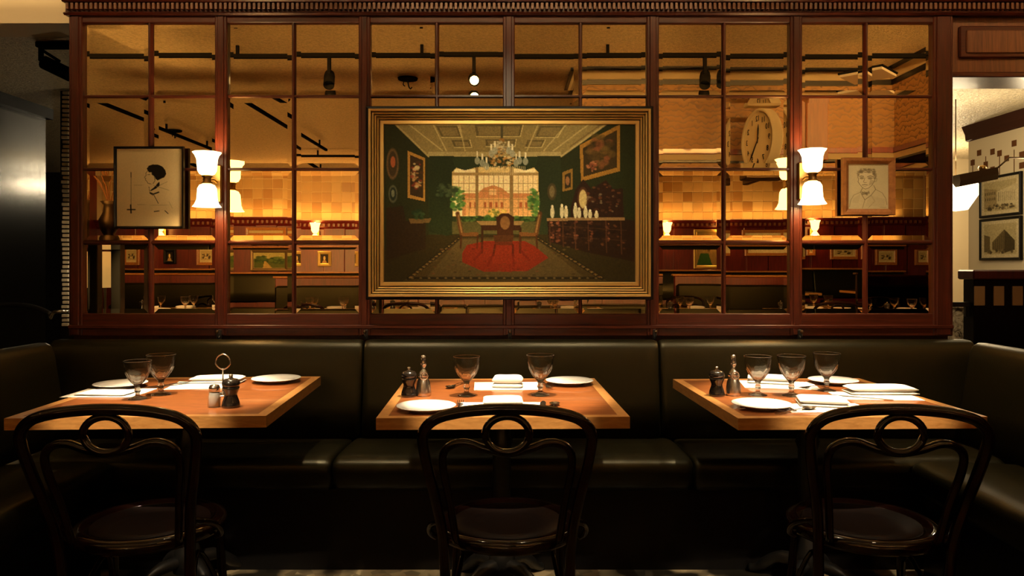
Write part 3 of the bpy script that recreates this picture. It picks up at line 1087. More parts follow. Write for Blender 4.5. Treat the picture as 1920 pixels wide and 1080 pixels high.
# ================================================================== BENTWOOD CHAIRS
def make_chair(lab, loc, rz):
    t = thing('bentwood_chair', lab, 'chair', loc, rz)
    half = [(0.185, -0.175, 0.0), (0.178, -0.172, 0.25), (0.183, -0.19, 0.46), (0.198, -0.225, 0.58), (0.218, -0.255, 0.68), (0.231, -0.28, 0.765), (0.226, -0.292, 0.805), (0.192, -0.302, 0.838), (0.13, -0.308, 0.856), (0.06, -0.311, 0.864)]
    path = smooth_path([(-x, y, z) for x, y, z in half] + [(0, -0.312, 0.866)] + list(reversed(half)), 5)
    MB().tube(path, 0.0155, 12, up=(0, 1, 0)).build('back_hoop', M['bentwood'], t)
    ring = [(0.060 * math.cos(a), -0.300 + (0.004 if math.sin(a) < 0 else -0.004), 0.795 + 0.050 * math.sin(a)) for a in [2 * PI * k / 32 for k in range(32)]]
    MB().tube(ring, 0.0105, 10, True, up=(0, 1, 0)).build('back_ring', M['bentwood'], t)
    ih = [(0.148, -0.180, 0.46), (0.162, -0.215, 0.58), (0.177, -0.25, 0.68), (0.176, -0.268, 0.735), (0.150, -0.276, 0.762), (0.110, -0.280, 0.768), (0.060, -0.284, 0.752)]
    path = smooth_path([(-x, y, z) for x, y, z in ih] + [(0, -0.287, 0.742)] + list(reversed(ih)), 5)
    MB().tube(path, 0.0115, 10, up=(0, 1, 0)).build('inner_hoop', M['bentwood'], t)
    # seat: bent ring with woven cane inside
    MB().lathe([(0.165, 0.430), (0.212, 0.430), (0.220, 0.440), (0.220, 0.458), (0.212, 0.468), (0.192, 0.470), (0.172, 0.464), (0.165, 0.455), (0.165, 0.430)], 48).build('seat_frame', M['bentwood'], t)
    MB().lathe([(0.0, 0.452), (0.10, 0.4535), (0.172, 0.462), (0.172, 0.455), (0.0, 0.446)], 40).build('seat', M['cane'], t, 'woven cane seat panel')
    for s in (-1, 1):
        MB().tube(smooth_path([(s * 0.165, 0.125, 0.44), (s * 0.172, 0.135, 0.25), (s * 0.19, 0.165, 0.0)], 5), 0.014, 10).build('leg', M['bentwood'], t)
        MB().tube(smooth_path([(s * 0.186, -0.185, 0.52), (s * 0.215, -0.15, 0.505), (s * 0.232, -0.10, 0.475), (s * 0.232, -0.07, 0.445), (s * 0.215, -0.06, 0.43)], 5), 0.010, 8).build('hip_bracket', M['bentwood'], t)
        MB().tube(smooth_path([(s * 0.174, 0.13, 0.18), (s * 0.14, 0.0, 0.36), (s * 0.18, -0.173, 0.20)], 6), 0.008, 8).build('side_arch', M['bentwood'], t)
    rg = [(0.168 * math.cos(a), 0.168 * math.sin(a) * 0.95 - 0.015, 0.20) for a in [2 * PI * k / 36 for k in range(36)]]
    MB().tube(rg, 0.009, 8, True).build('stretcher_ring', M['bentwood'], t)
    return t


ch = make_chair('dark bentwood cafe chair at the table in front of the big painting', (-0.013, 2.325, 0), 0)
dup(ch, 'dark bentwood cafe chair at the table on the side of the ink sketch', (-1.120, 2.32, 0), R(4))
dup(ch, 'dark bentwood cafe chair at the table set with three goblets', (1.084, 2.32, 0), R(-6))


# ================================================================== TABLEWARE
TZ = 0.7503
GOB = [(0.0, 0.000), (0.034, 0.000), (0.035, 0.003), (0.020, 0.008), (0.009, 0.014), (0.0075, 0.022), (0.010, 0.030), (0.013, 0.034), (0.010, 0.038), (0.0085, 0.046), (0.012, 0.055), (0.024, 0.068), (0.036, 0.085), (0.0445, 0.105), (0.0495, 0.128), (0.0520, 0.149), (0.0524, 0.1518), (0.0520, 0.1526),
       (0.0514, 0.1526), (0.0510, 0.1518), (0.0506, 0.149), (0.0480, 0.128), (0.0425, 0.105), (0.0335, 0.086), (0.021, 0.071), (0.008, 0.063), (0.0, 0.062)]


def facet(a, i):
    if 10 <= i <= 13:          # flutes cut into the lower bowl
        return 1 + 0.085 * (1 - abs(math.sin(5 * a)) ** 0.7) - 0.03
    if 4 <= i <= 9:            # six-sided stem
        return 1 + 0.07 * math.cos(6 * a)
    return 1


PRO = {}


def place(kind, lab, loc, rz=0.0, group=None, scale=1.0):
    o = PRO[kind](lab, loc, rz, group) if callable(PRO[kind]) else dup(PRO[kind], lab, loc, rz, group)
    if callable(PRO[kind]):
        PRO[kind] = o
    o.scale = (scale,) * 3
    return o


def mk_goblet(lab, loc, rz, group):
    o = MB().lathe(GOB, 60, (0, 0, 0), facet).build('goblet', M['crystal'])
    o.location, o.rotation_euler = loc, (0, 0, rz)
    return tag(o, lab, 'glass', group)


def mk_plate(lab, loc, rz, group):
    o = MB().lathe([(0.0, 0.000), (0.055, 0.000), (0.058, 0.004), (0.075, 0.010), (0.102, 0.016), (0.104, 0.018), (0.102, 0.019), (0.076, 0.014), (0.062, 0.009), (0.0, 0.008)], 48).build('plate', M['ceramic'])
    o.location, o.rotation_euler = loc, (0, 0, rz)
    return tag(o, lab, 'plate', group)


def mk_mill(lab, loc, rz, group):
    t = thing('pepper_mill', lab, 'pepper mill', loc, rz, group)
    MB().lathe([(0.0, 0), (0.030, 0), (0.031, 0.006), (0.028, 0.020), (0.022, 0.036), (0.021, 0.046), (0.026, 0.058), (0.029, 0.066), (0.028, 0.070), (0.0, 0.070)], 24).build('body', M['mill'], t)
    MB().lathe([(0.0, 0.0705), (0.027, 0.0705), (0.030, 0.078), (0.029, 0.088), (0.022, 0.096), (0.008, 0.099), (0.0, 0.099)], 24).build('head', M['mill'], t)
    MB().lathe([(0.0, 0.0985), (0.010, 0.0985), (0.006, 0.103), (0.0075, 0.108), (0.005, 0.113), (0.0, 0.114)], 14).build('knob', M['silver'], t)
    return t


def mk_salt(lab, loc, rz, group):
    t = thing('salt_mill', lab, 'salt mill', loc, rz, group)
    MB().lathe([(0.0, 0), (0.027, 0), (0.028, 0.012), (0.024, 0.045), (0.019, 0.062), (0.015, 0.070), (0.0, 0.070)], 24, (0, 0, 0), lambda a, i: 1 + 0.03 * math.cos(10 * a)).build('body', M['pewter'], t)
    MB().lathe([(0.0, 0.070), (0.018, 0.070), (0.020, 0.076), (0.014, 0.088), (0.008, 0.096), (0.006, 0.104), (0.010, 0.112), (0.011, 0.122), (0.008, 0.130), (0.010, 0.138), (0.008, 0.148), (0.0, 0.151)], 18).build('finial', M['silver'], t)
    ring = [(0.014 * math.cos(a), -0.020, 0.076 + 0.014 * math.sin(a)) for a in [2 * PI * k / 18 for k in range(18)]]
    MB().tube(ring, 0.0022, 6, True, up=(0, 1, 0)).build('ring_handle', M['silver'], t)
    return t


def mk_shaker(lab, loc, rz, group):
    t = thing('salt_shaker', lab, 'salt shaker', loc, rz, group)
    MB().lathe([(0.0, 0), (0.022, 0), (0.0235, 0.004), (0.022, 0.04), (0.018, 0.060), (0.0, 0.060)], 12, smooth=False).build('jar', M['jar_glass'], t)
    MB().lathe([(0.0, 0.003), (0.0195, 0.003), (0.0185, 0.040), (0.0165, 0.052), (0.0, 0.052)], 18).build('salt', M['salt'], t)
    MB().lathe([(0.0, 0.0605), (0.019, 0.0605), (0.020, 0.070), (0.016, 0.080), (0.0, 0.084)], 20).build('cap', M['silver'], t)
    return t


def bar_mesh(pts):
    """flat cutlery outline: (along, half width, height) stations"""
    V, F = [], []
    for y, h, z in pts:
        V += [(-h, y, z), (h, y, z), (h, y, z + 0.002), (-h, y, z + 0.002)]
    n = len(pts)
    for i in range(n - 1):
        for k in range(4):
            F.append((i * 4 + k, i * 4 + (k + 1) % 4, i * 4 + 4 + (k + 1) % 4, i * 4 + 4 + k))
    F += [(3, 2, 1, 0), tuple((n - 1) * 4 + k for k in range(4))]
    return MB().add(V, F, False)


HANDLE = [(-0.100, 0.004, 0.001), (-0.096, 0.009, 0.001), (-0.070, 0.008, 0.002), (-0.020, 0.0032, 0.006), (0.020, 0.0032, 0.007)]


def mk_fork(lab, loc, rz, group):
    t = thing('fork', lab, 'fork', loc, rz, group)
    bar_mesh(HANDLE + [(0.036, 0.009, 0.006), (0.052, 0.0125, 0.005), (0.058, 0.0125, 0.005)]).build('handle', M['silver'], t)
    for k in range(4):
        x = -0.0105 + 0.007 * k
        MB().tube([(x, 0.056, 0.006), (x, 0.080, 0.007), (x, 0.100, 0.011)], [0.002, 0.0018, 0.001], 6).build('tine', M['silver'], t)
    return t


def mk_knife(lab, loc, rz, group):
    t = thing('knife', lab, 'knife', loc, rz, group)
    bar_mesh([(-0.115, 0.007, 0.001), (-0.10, 0.010, 0.001), (-0.02, 0.008, 0.001), (0.0, 0.006, 0.001)]).build('handle', M['silver'], t)
    bar_mesh([(0.0, 0.006, 0.001), (0.012, 0.010, 0.001), (0.08, 0.011, 0.001), (0.11, 0.006, 0.001), (0.118, 0.001, 0.001)]).build('blade', M['silver'], t)
    return t


def mk_spoon(lab, loc, rz, group):
    t = thing('spoon', lab, 'spoon', loc, rz, group)
    bar_mesh(HANDLE + [(0.040, 0.004, 0.006)]).build('handle', M['silver'], t)
    V, F = [], []
    nr, na = 5, 18
    for i in range(nr):
        q = (i + 0.02) / (nr - 1)
        for k in range(na):
            a = 2 * PI * k / na
            V.append((0.019 * q * math.cos(a), 0.070 + 0.031 * q * math.sin(a), 0.001 + 0.008 * q * q))
    for i in range(nr - 1):
        for k in range(na):
            F.append((i * na + k, i * na + (k + 1) % na, (i + 1) * na + (k + 1) % na, (i + 1) * na + k))
    MB().add(V, F, True).build('bowl', M['silver'], t)
    return t


PRO.update(goblet=mk_goblet, plate=mk_plate, mill=mk_mill, salt=mk_salt, shaker=mk_shaker, fork=mk_fork, knife=mk_knife, spoon=mk_spoon)


def placemat(lab, cx, cy, rz, w_, d_, group=None):
    o = MB().box(-w_ / 2, w_ / 2, -d_ / 2, d_ / 2, 0, 0.0014).build('paper_placemat', M['paper'])
    o.location, o.rotation_euler = (cx, cy, TZ), (0, 0, rz)
    return tag(o, lab, 'placemat', group)


def napkin(lab, cx, cy, rz, w_, d_, h, group=None, seed=1, z=TZ + 0.0016, roll=0.5):
    """a linen napkin folded into soft stacked layers"""
    rg = random.Random(seed)
    t = thing('folded_napkin', lab, 'napkin', (cx, cy, z), rz, group)
    L = 2 if h > 0.018 else 1
    for k in range(L):
        n = 17
        z0, z1 = ((0, h * 0.36), (h * 0.365, h))[k] if L == 2 else (0, h)
        sh = 0.05 * d_ * k * rg.uniform(0.2, 1.0)
        V, F = [], []
        mq = 10
        for i in range(n):
            u = -1 + 2 * i / (n - 1)
            for q in range(2 * mq):
                a = 2 * PI * q / (2 * mq)
                yy = (abs(math.cos(a)) ** 0.28) * math.copysign(1, math.cos(a)) * (d_ / 2 - (sh if math.cos(a) < 0 else 0))
                zz = (abs(math.sin(a)) ** 0.6) * math.copysign(1, math.sin(a))
                ed = (1 - abs(u) ** 8) ** 0.5 if abs(u) < 1 else 0.12
                wav = 0.12 * math.sin(3 * u + 2.1 * k + seed) + 0.08 * math.cos(5 * yy / d_ + seed)
                zc_ = (z0 + z1) / 2
                zz = zc_ + (z1 - z0) / 2 * zz * ed * 0.98
                if k == L - 1 and zz > zc_:
                    zz += h * 0.12 * (1 + wav * 4) * (1 - u * u) * (1 - (2 * yy / d_) ** 2 * 0.8)
                V.append((u * w_ / 2 * (1 - 0.02 * k), yy, zz))
        m = 2 * mq
        for i in range(n - 1):
            for q in range(m):
                F.append((i * m + q, i * m + (q + 1) % m, (i + 1) * m + (q + 1) % m, (i + 1) * m + q))
        F.append(tuple(range(m - 1, -1, -1)))
        F.append(tuple((n - 1) * m + q for q in range(m)))
        MB().add(V, F, True).build('fold', M['linen'], t)
    return t


def T_(px, py, dz=0.0):
    p = on_z(px, py, TZ)
    p.z = TZ + dz
    return p


PM = 0.0015
# ---- table in front of the painting
placemat('white paper placemat on the wall side of the table in front of the painting', *T_(950, 724)[:2], R(2), 0.27, 0.20)
placemat('white paper placemat behind the chair rail at the table in front of the painting', *T_(942, 765)[:2], R(1), 0.30, 0.21)
napkin('thick folded white napkin standing on the placemat below the painting', *T_(952, 726)[:2], R(-4), 0.128, 0.075, 0.046, seed=3)
napkin('flat folded white napkin on the chair side of the table in front of the painting', *T_(943, 758)[:2], R(2), 0.145, 0.12, 0.022, seed=4)
place('goblet', 'cut glass goblet nearest the salt mill, in front of the painting', T_(875, 742))
place('goblet', 'cut glass goblet next to the back plate, in front of the painting', T_(1013, 741), 0.3, None, 1.03)
place('plate', 'white side plate beside the fork at the table in front of the painting', T_(799, 769))
place('plate', 'white side plate at the wall side of the table in front of the painting', T_(1068, 720), 0, None, 0.98)
place('mill', 'black pepper mill on the table in front of the painting', T_(767, 743))
place('salt', 'pewter salt mill on the table in front of the painting', T_(794, 742), 0.2, None, 1.05)
place('fork', 'steel fork between the side plate and napkin in front of the painting', T_(861, 765, 0), R(1))
place('spoon', 'steel spoon behind the goblet nearest the salt mill', T_(858, 723), R(160))
place('fork', 'steel fork beside the wall side plate in front of the painting', T_(1024, 724), R(-172))
place('knife', 'steel knife standing out past the chair rail in front of the painting', T_(1017, 764), R(-4))
place('spoon', 'steel spoon beside the knife behind the middle chair', T_(1038, 767), R(-6))

# ---- table beside the ink sketch
placemat('white paper placemat at the bench end of the table below the ink sketch', *T_(206, 737)[:2], R(1), 0.28, 0.20)
placemat('white paper placemat on the wall side of the table below the ink sketch', *T_(385, 722)[:2], R(8), 0.27, 0.21)
napkin('folded white napkin behind the salt shaker at the table below the ink sketch', *T_(408, 717)[:2], R(4), 0.22, 0.085, 0.026, seed=5)
napkin('flat white napkin on the bench end placemat below the ink sketch', *T_(200, 739)[:2], R(-3), 0.20, 0.11, 0.010, seed=6)
place('goblet', 'smaller cut glass goblet standing in front at the table below the ink sketch', T_(258, 748), 0.1, None, 0.95)
place('goblet', 'taller cut glass goblet beside the knives at the table below the ink sketch', T_(302, 740), 0.5, None, 1.03)
place('plate', 'white side plate behind the goblets at the table below the ink sketch', T_(226, 726))
place('plate', 'white side plate at the corner of the table nearest the left wall lamp', T_(518, 716), 0, None, 1.0)
place('shaker', 'glass salt shaker with a steel cap beside the black mill', T_(402, 763), 0, None, 0.98)
place('mill', 'black pepper mill beside the glass salt shaker', T_(433, 763), 0, None, 1.03)
place('knife', 'steel knife lying against the goblet at the table below the ink sketch', T_(315, 722), R(-38))
place('knife', 'steel knife lying next to the placemat edge at the table below the ink sketch', T_(334, 722), R(-40))
place('knife', 'steel knife seen under the left chair hoop on the table', T_(180, 764), R(88))
cd = thing('condiment_caddy', 'chrome wire caddy with a looped handle behind the black pepper mill', 'caddy', T_(418, 741))
MB().lathe([(0.0, 0.0), (0.045, 0.0), (0.046, 0.004), (0.042, 0.006), (0.0, 0.006)], 28).build('base', M['silver'], cd)
MB().tube([(0, 0, 0.004), (0, 0, 0.105)], 0.003, 8).build('post', M['silver'], cd)
MB().tube(smooth_path([(0, 0, 0.100), (-0.026, 0, 0.118), (-0.024, 0, 0.145), (0.0, 0, 0.160), (0.024, 0, 0.145), (0.026, 0, 0.118)], 5, True), 0.0028, 8, True, up=(0, 1, 0)).build('loop_handle', M['silver'], cd)

# ---- table with three goblets
placemat('white paper placemat on the wall side of the table with three goblets', *T_(1460, 722)[:2], R(-10), 0.30, 0.20)
placemat('white paper placemat under the napkin nearest the end bench', *T_(1640, 743)[:2], R(-5), 0.30, 0.17)
placemat('white paper placemat on the chair side of the table with three goblets', *T_(1545, 765)[:2], R(2), 0.30, 0.16)
napkin('folded white napkin behind the first of three goblets from the pepper mill', *T_(1440, 718)[:2], R(-18), 0.17, 0.10, 0.032, seed=8)
napkin('folded white napkin on the chair side of the table with three goblets', *T_(1542, 759)[:2], R(-14), 0.17, 0.13, 0.026, seed=9)
napkin('folded white napkin at the end bench side of the table with three goblets', *T_(1650, 738)[:2], R(-2), 0.26, 0.10, 0.030, seed=10)
place('goblet', 'first cut glass goblet of three, counted from the pepper mill', T_(1421, 741), 0.2)
place('goblet', 'second cut glass goblet of three, counted from the pepper mill', T_(1484, 742), 0.0, None, 1.02)
place('goblet', 'third cut glass goblet of three, counted from the pepper mill', T_(1550, 733), 0.4)
place('plate', 'white side plate at the chair side of the table with three goblets', T_(1428, 765))
place('plate', 'white side plate behind the third goblet of three', T_(1562, 719), 0, None, 0.98)
place('mill', 'black pepper mill on the table with three goblets', T_(1344, 742), 0, None, 1.0)
place('salt', 'pewter salt mill on the table with three goblets', T_(1375, 741), 0.1, None, 1.05)
place('fork', 'steel fork behind the side plate at the table with three goblets', T_(1468, 762), R(4))
place('fork', 'steel fork behind the third goblet of three', T_(1526, 727), R(120))
place('spoon', 'steel spoon at the chair side plate of the table with three goblets', T_(1492, 772), R(-60))
place('knife', 'steel knife on the placemat nearest the end bench', T_(1612, 746), R(60))
place('spoon', 'dark steel spoon inside the hoop of the right chair', T_(1668, 770), R(75))

# ================================================================== TRACK LIGHTS of the dining room (some seen in the mirror, some added out of view)
TRZ = 3.20
TRY = 0.42


def lighting_track(lab, x0, y0, x1, y1, hang):
    L = math.hypot(x1 - x0, y1 - y0)
    t = thing('lighting_track', lab, 'track light', ((x0 + x1) / 2, (y0 + y1) / 2, TRZ), math.atan2(y1 - y0, x1 - x0))
    MB().box(-L / 2, L / 2, -0.02, 0.02, -0.02, 0.02, 0.003).build('rail', M['black_metal'], t)
    for h in hang:
        MB().box(h - 0.014, h + 0.014, -0.012, 0.012, 0.018, ZC - TRZ + 0.002, 0.002).build('hanger', M['black_metal'], t)
    return t


lighting_track('long black lighting track across the ceiling, reflected in the top panes', -4.2, TRY, 4.2, TRY, [-2.55, -0.83, 0.88, 2.6])
lighting_track('black lighting track running away above the ink sketch, reflected', -4.9, -0.9, -4.9, -5.2, [-1.5, 0.2, 1.6])
lighting_track('black lighting track running away between the ink sketch and painting, reflected', -3.17, -0.9, -3.17, -5.4, [-1.4, 0.3, 1.8])
lighting_track('short black lighting track at the far end of the ceiling, reflected', -3.9, -6.1, -2.7, -6.1, [-0.2])


def track_spot(lab, x, y, target, power, cone, blend=0.5, color=(1.0, 0.80, 0.52), lit=False, top=TRZ - 0.02):
    t = thing('track_spotlight', lab, 'spotlight', (x, y, top))
    d = (Vector(target) - Vector((x, y, top - 0.21))).normalized()
    MB().box(-0.016, 0.016, -0.016, 0.016, -0.15, 0.002, 0.003).build('stem', M['black_metal'], t)
    q = d.to_track_quat('-Z', 'Y').to_matrix()
    c0 = Vector((0, 0, -0.21))
    MB().lathe([(0.0, 0.13), (0.030, 0.13), (0.045, 0.115), (0.050, 0.07), (0.050, -0.085), (0.045, -0.085), (0.045, 0.055), (0.0, 0.055)], 20, c0, mat=q).build('can', M['black_metal'], t)
    r_ = 0.040 if lit else 0.022
    zl = -0.060 if lit else 0.045
    MB().lathe([(0.0, zl + 0.006), (r_, zl + 0.006), (r_, zl), (r_ * 0.6, zl - 0.008), (0.0, zl - 0.011)], 18, c0, mat=q).build('lens', M['bulb'], t)
    L = bpy.data.lights.new('spot_beam', 'SPOT')
    L.energy, L.color, L.spot_size, L.spot_blend, L.shadow_soft_size = power, color, R(cone), blend, 0.022
    lo = bpy.data.objects.new('spot_beam', L)
    COL.objects.link(lo)
    lo.parent = t
    lo.location = c0 + d * (0.085 if lit else -0.005)
    lo.rotation_euler = d.to_track_quat('-Z', 'Y').to_euler()
    return t


SPOT_W = 540
track_spot('black track spotlight reflected left of the painting, aimed at the table below the ink sketch', -1.70, TRY, (-1.25, 2.70, 0.75), SPOT_W, 14)
track_spot('black track spotlight with a glowing lens reflected above the painting', -0.36, TRY, (-0.02, 3.55, 1.70), 210, 23, 0.9, (1.0, 0.80, 0.46), True)
track_spot('added black track spotlight hidden next to the glowing one, aimed at the table below the painting', -0.03, TRY, (-0.04, 2.70, 0.75), SPOT_W, 14)  # added head, hidden behind a stile, for the middle table
track_spot('black track spotlight reflected right of the painting, aimed at the table with three goblets', 1.78, TRY, (1.15, 2.70, 0.75), SPOT_W, 14)
# an added second track, out of view: it lights the tables on both sides
TR2 = 2.70
lighting_track('added unseen black lighting track on the ceiling close to the partition', -4.6, TR2, 5.4, TR2, [-3.0, -1.0, 1.0, 3.0])
for x_, tx, lab in ((-1.30, -1.27, 'below the ink sketch'), (0.0, -0.04, 'below the painting'), (1.20, 1.15, 'with three goblets')):
    track_spot('unseen black track spotlight close to the partition over the table ' + lab, x_, TR2, (tx, 2.90, 0.75), 760, 24, 0.45)
    track_spot('unseen wide black track spotlight close to the partition beside the table ' + lab, x_ + 0.45, TR2, (tx + 0.45, 3.25, 0.6), 150, 80, 1.0)
for x_, lab in ((-7.2, 'left end'), (-4.4, 'left half')):  # added heads, out of view, to brighten the far panelling
    track_spot('added unseen track spotlight close to the partition aimed at the far panelling, ' + lab, x_ * 0.62, TR2, (x_, FY, 1.55), 1300, 22, 0.9)
for x_, sx_, lab in ((4.2, 1.05, 'right of the painting'), (7.0, 1.38, 'right end')):  # added heads, hidden by the painting, to brighten the panelling at right
    track_spot('added spotlight hidden under the papered soffit aimed at the far panelling, ' + lab, sx_, -1.25, (x_, FY, 1.5), 900, 28, 0.9, top=2.325)
track_spot('added unseen track spotlight aimed at the clock', 2.55, TR2, (2.4, 0.14, 2.47), 70, 16, 0.6, (1.0, 0.85, 0.6))  # added head, out of view, for the glow on the clock

# ================================================================== PASSAGE ON THE LEFT, behind the partition
wl = struct(MB().box(-3.70, -3.56, 3.90, 5.70, 0, 2.45).build('wall_passage', M['lacquer']))
struct(MB().box(-3.72, 0.3, 9.3, 9.4, 0, 2.45).build('wall_passage_end', M['black_lacquer']))
tc_ = group_struct('wall_tiled_end')
MB().box(-3.055, -2.96, 5.05, 5.10, 0, 2.44).build('core', M['black_lacquer'], tc_)
bm_ = MB().box(-0.022, 0.022, -0.012, 0.012, -0.010, 0.010, 0.002)
m_white = principled('pale_ledge_stone', (0.42, 0.36, 0.26), 0.35)
bm1 = bm_.mesh('brick', m_white)
rg = random.Random(3)
zt = 0.86
x_st = (118 - 960) * 5.0 / 1400
while zt < 2.42:
    inst('brick', bm1, tc_, (x_st + rg.uniform(-0.004, 0.004), 5.035 + rg.uniform(-0.006, 0.006), zt))
    zt += 0.030
hr = thing('handrail', 'dark handrail with a bright end bracket in the passage beside the partition', 'handrail', (-3.3, 4.7, 0.9))
hp = [at(-60, 574, 4.9), at(30, 572, 4.9), at(70, 578, 4.85), at(96, 590, 4.8)]
MB().tube([p_ - Vector(hr.location) for p_ in smooth_path(hp, 5)], 0.016, 10).build('rail', M['iron'], hr)
MB().tube([p_ - Vector(hr.location) for p_ in smooth_path([at(94, 598, 4.8), at(100, 586, 4.8), at(116, 584, 4.8), at(126, 584, 4.85)], 4)], 0.011, 10).build('end_bracket', M['pewter'], hr, 'bright metal end bracket')
# black spotlight under the low ceiling
struct(MB().box(-3.56, -3.50, 3.90, 5.70, 2.37, 2.45).build('trim_6', M['black_lacquer']))
cs = thing('ceiling_spotlight', 'black ceiling spotlight under the low passage ceiling beside the partition', 'spotlight', (at(98, 70, 4.0).x, 4.0, 2.45))
MB().box(-0.075, 0.12, -0.03, 0.03, -0.03, 0.0, 0.004).build('mount', M['black_metal'], cs)
MB().box(-0.07, -0.05, -0.012, 0.012, -0.10, -0.02, 0.003).build('bracket', M['black_metal'], cs)
MB().tube([(-0.055, 0, -0.04), (0.04, 0, -0.10)], 0.008, 8).build('arm', M['black_metal'], cs)
MB().tube([(-0.045, 0, -0.105), (0.10, 0, -0.175)], [0.036, 0.036], 14, up=(0, 1, 0)).build('can', M['black_metal'], cs)
# globe lamp deeper in the passage; the lacquered wall mirrors it
gl = thing('globe_lamp', 'lit opal globe lamp deep in the passage behind the partition', 'lamp', (-1.9, 8.3, 2.45))
MB().tube([(0, 0, 0), (0, 0, -0.06)], 0.008, 8).build('rod', M['brass'], gl)
MB().lathe([(0.02, -0.05), (0.06, -0.07), (0.075, -0.11), (0.06, -0.15), (0.0, -0.175)], 20).build('globe', emission('lit_opal_globe', (1.0, 0.82, 0.52), 60.0), gl)
point_light('bulb_and_fill_light', (-1.9, 8.3, 2.15), 30, (1.0, 0.80, 0.5), 0.06)
point_light('bulb_and_fill_light', (-2.7, 4.9, 1.2), 3.0, (1.0, 0.80, 0.5), 0.06)  # added fill light, no lamp stands here

# ================================================================== ROOM BEHIND THE DOORWAY ON THE RIGHT
XB = 3.95
struct(MB().box(XB, XB + 0.1, 3.96, 6.46, 0, 2.46).build('wall_parlour', M['cream']))
struct(MB().box(0.6, 8.5, 8.4, 8.5, 0, 2.46).build('wall_parlour_end', M['cream']))
t2 = struct(MB().prism([(XB - 0.05, 2.46), (XB, 2.46), (XB, 2.33), (XB - 0.015, 2.34), (XB - 0.02, 2.39)], 'y', 3.96, 6.48).build('trim_2', M['dark_trim']))
struct(MB().box(0.6, 8.4, 8.36, 8.40, 2.16, 2.26).build('trim_3', M['mahogany_h']))
struct(MB().box(XB + 0.1, 8.4, 6.36, 6.46, 0, 2.46).build('wall_parlour_return', M['cream']))
# printed squares and stems of the wallpaper: flat inlays, each a little proud
wp = principled('printed_brown_square', (0.12, 0.045, 0.014), 0.8, spec=0.1)
sqm = MB().box(-0.003, 0.001, -0.027, 0.027, -0.024, 0.024).mesh('wallpaper_square', wp)
stm = MB().box(-0.002, 0.001, -0.004, 0.004, -0.10, 0.10).mesh('wallpaper_stem', wp)
wpo = group_struct('wallpaper')
for k in range(26):
    y = 4.2 + k * 0.088
    for j, (dz, on) in enumerate(((2.16 + 0.06 * math.sin(k * 2.4), True), (2.00 + 0.05 * math.cos(k * 1.7), k % 2 == 0))):
        if on:
            inst('wallpaper_square', sqm, wpo, (XB, y, dz))
    if k % 2:
        inst('wallpaper_stem', stm, wpo, (XB, y, 2.07))


def street_print(lab, y0, y1, py0, py1, seed):
    ym = (y0 + y1) / 2
    z1 = 1.25 - (py0 - 500) * ym / 1400
    z0 = 1.25 - (py1 - 500) * ym / 1400
    t = thing('street_print', lab, 'picture', (XB, ym, z0), -PI / 2)
    W, H = y1 - y0, z1 - z0
    m = MB()
    # local: x along the wall, -y out of the wall
    frame_ring(m, -W / 2, W / 2, 0, H, [(0, 0), (0, -0.02), (0.003, -0.024), (0.018, -0.022), (0.022, -0.014)])
    m.box(-W / 2 + 0.004, W / 2 - 0.004, -0.012, -0.001, 0.004, H - 0.004)
    m.build('frame', M['black_lacquer'], t)
    C_ = Canvas((0, 0, 100, 80), 100, 80, (198, 180, 138))
    ik = (70, 58, 36)
    C_.rect(8, 8, 92, 72, (176, 158, 112))
    if seed == 1:
        C_.poly([(8, 20), (42, 26), (42, 62), (8, 66)], (150, 130, 88)).poly([(42, 30), (92, 18), (92, 64), (42, 58)], (196, 178, 134))
        for k in range(6):
            C_.rect(11 + k * 5, 30, 13 + k * 5, 36, ik).rect(11 + k * 5, 42, 13 + k * 5, 48, ik)
        for k in range(9):
            C_.rect(46 + k * 5, 32, 47.5 + k * 5, 52, ik, 0.6)
        C_.blotch(50, 64, 40, 6, [ik, (110, 94, 60)], 60, 3)
    else:
        C_.poly([(8, 30), (24, 34), (24, 64), (8, 68)], (100, 84, 52)).poly([(30, 46), (62, 20), (88, 44), (88, 64), (62, 70), (30, 62)], (104, 88, 54)).poly([(62, 20), (88, 44), (88, 64), (62, 70)], (70, 58, 34))
        for k in range(6):
            C_.line([(34 + k * 5, 48 - k * 4), (34 + k * 5, 62)], 1.5, ik, 0.7)
        C_.blotch(50, 66, 40, 4, [ik, (120, 102, 66)], 40, 3)
    C_.grain(0.05)
    C_.sheet('sheet', -W / 2 + 0.02, W / 2 - 0.02, -0.0145, 0.02, H - 0.02, 'printed_paper', t, 0.9)
    return t


street_print('upper framed street print in the room behind the doorway', 5.77, 6.28, 328, 406, 1)
street_print('lower framed street print above the dark counter behind the doorway', 5.77, 6.28, 408, 488, 2)
# brass picture light and hanging alabaster lamp
pl = thing('picture_light', 'bronze trough wall light above the upper street print', 'lamp', (XB, 5.0, 1.81), -PI / 2)
MB().tube([(0, 0, 0.16), (0, -0.62, 0.17), (0, -0.70, 0.10)], 0.006, 8).build('arm', M['bronze'], pl)
tm_ = Matrix.Translation((0, -0.86, 0.03)) @ Matrix.Rotation(R(11), 4, 'X')
MB().prism([(-0.055, 0.045), (-0.045, 0.0), (-0.015, -0.035), (0.03, -0.035), (0.05, 0.0), (0.055, 0.045)], 'y', -0.12, 0.14).xform(tm_).build('trough', M['bronze'], pl)
MB().lathe([(0.0, -0.02), (0.02, -0.015), (0.026, 0.0), (0.02, 0.015), (0.0, 0.02)], 12, (0, -0.80, 0.10)).build('ornament', M['brass'], pl)
point_light('bulb_and_fill_light', (0.0, -0.42, 0.14), 9, (1.0, 0.82, 0.52), 0.05, pl)
hl = thing('hanging_lamp', 'lit faceted alabaster lamp half hidden by the partition edge', 'lamp', (at(1792, 360, 5.4).x, 5.4, 2.46))
MB().tube([(0, 0, 0), (0, 0, -0.58)], 0.004, 8).build('rod', M['bronze'], hl)
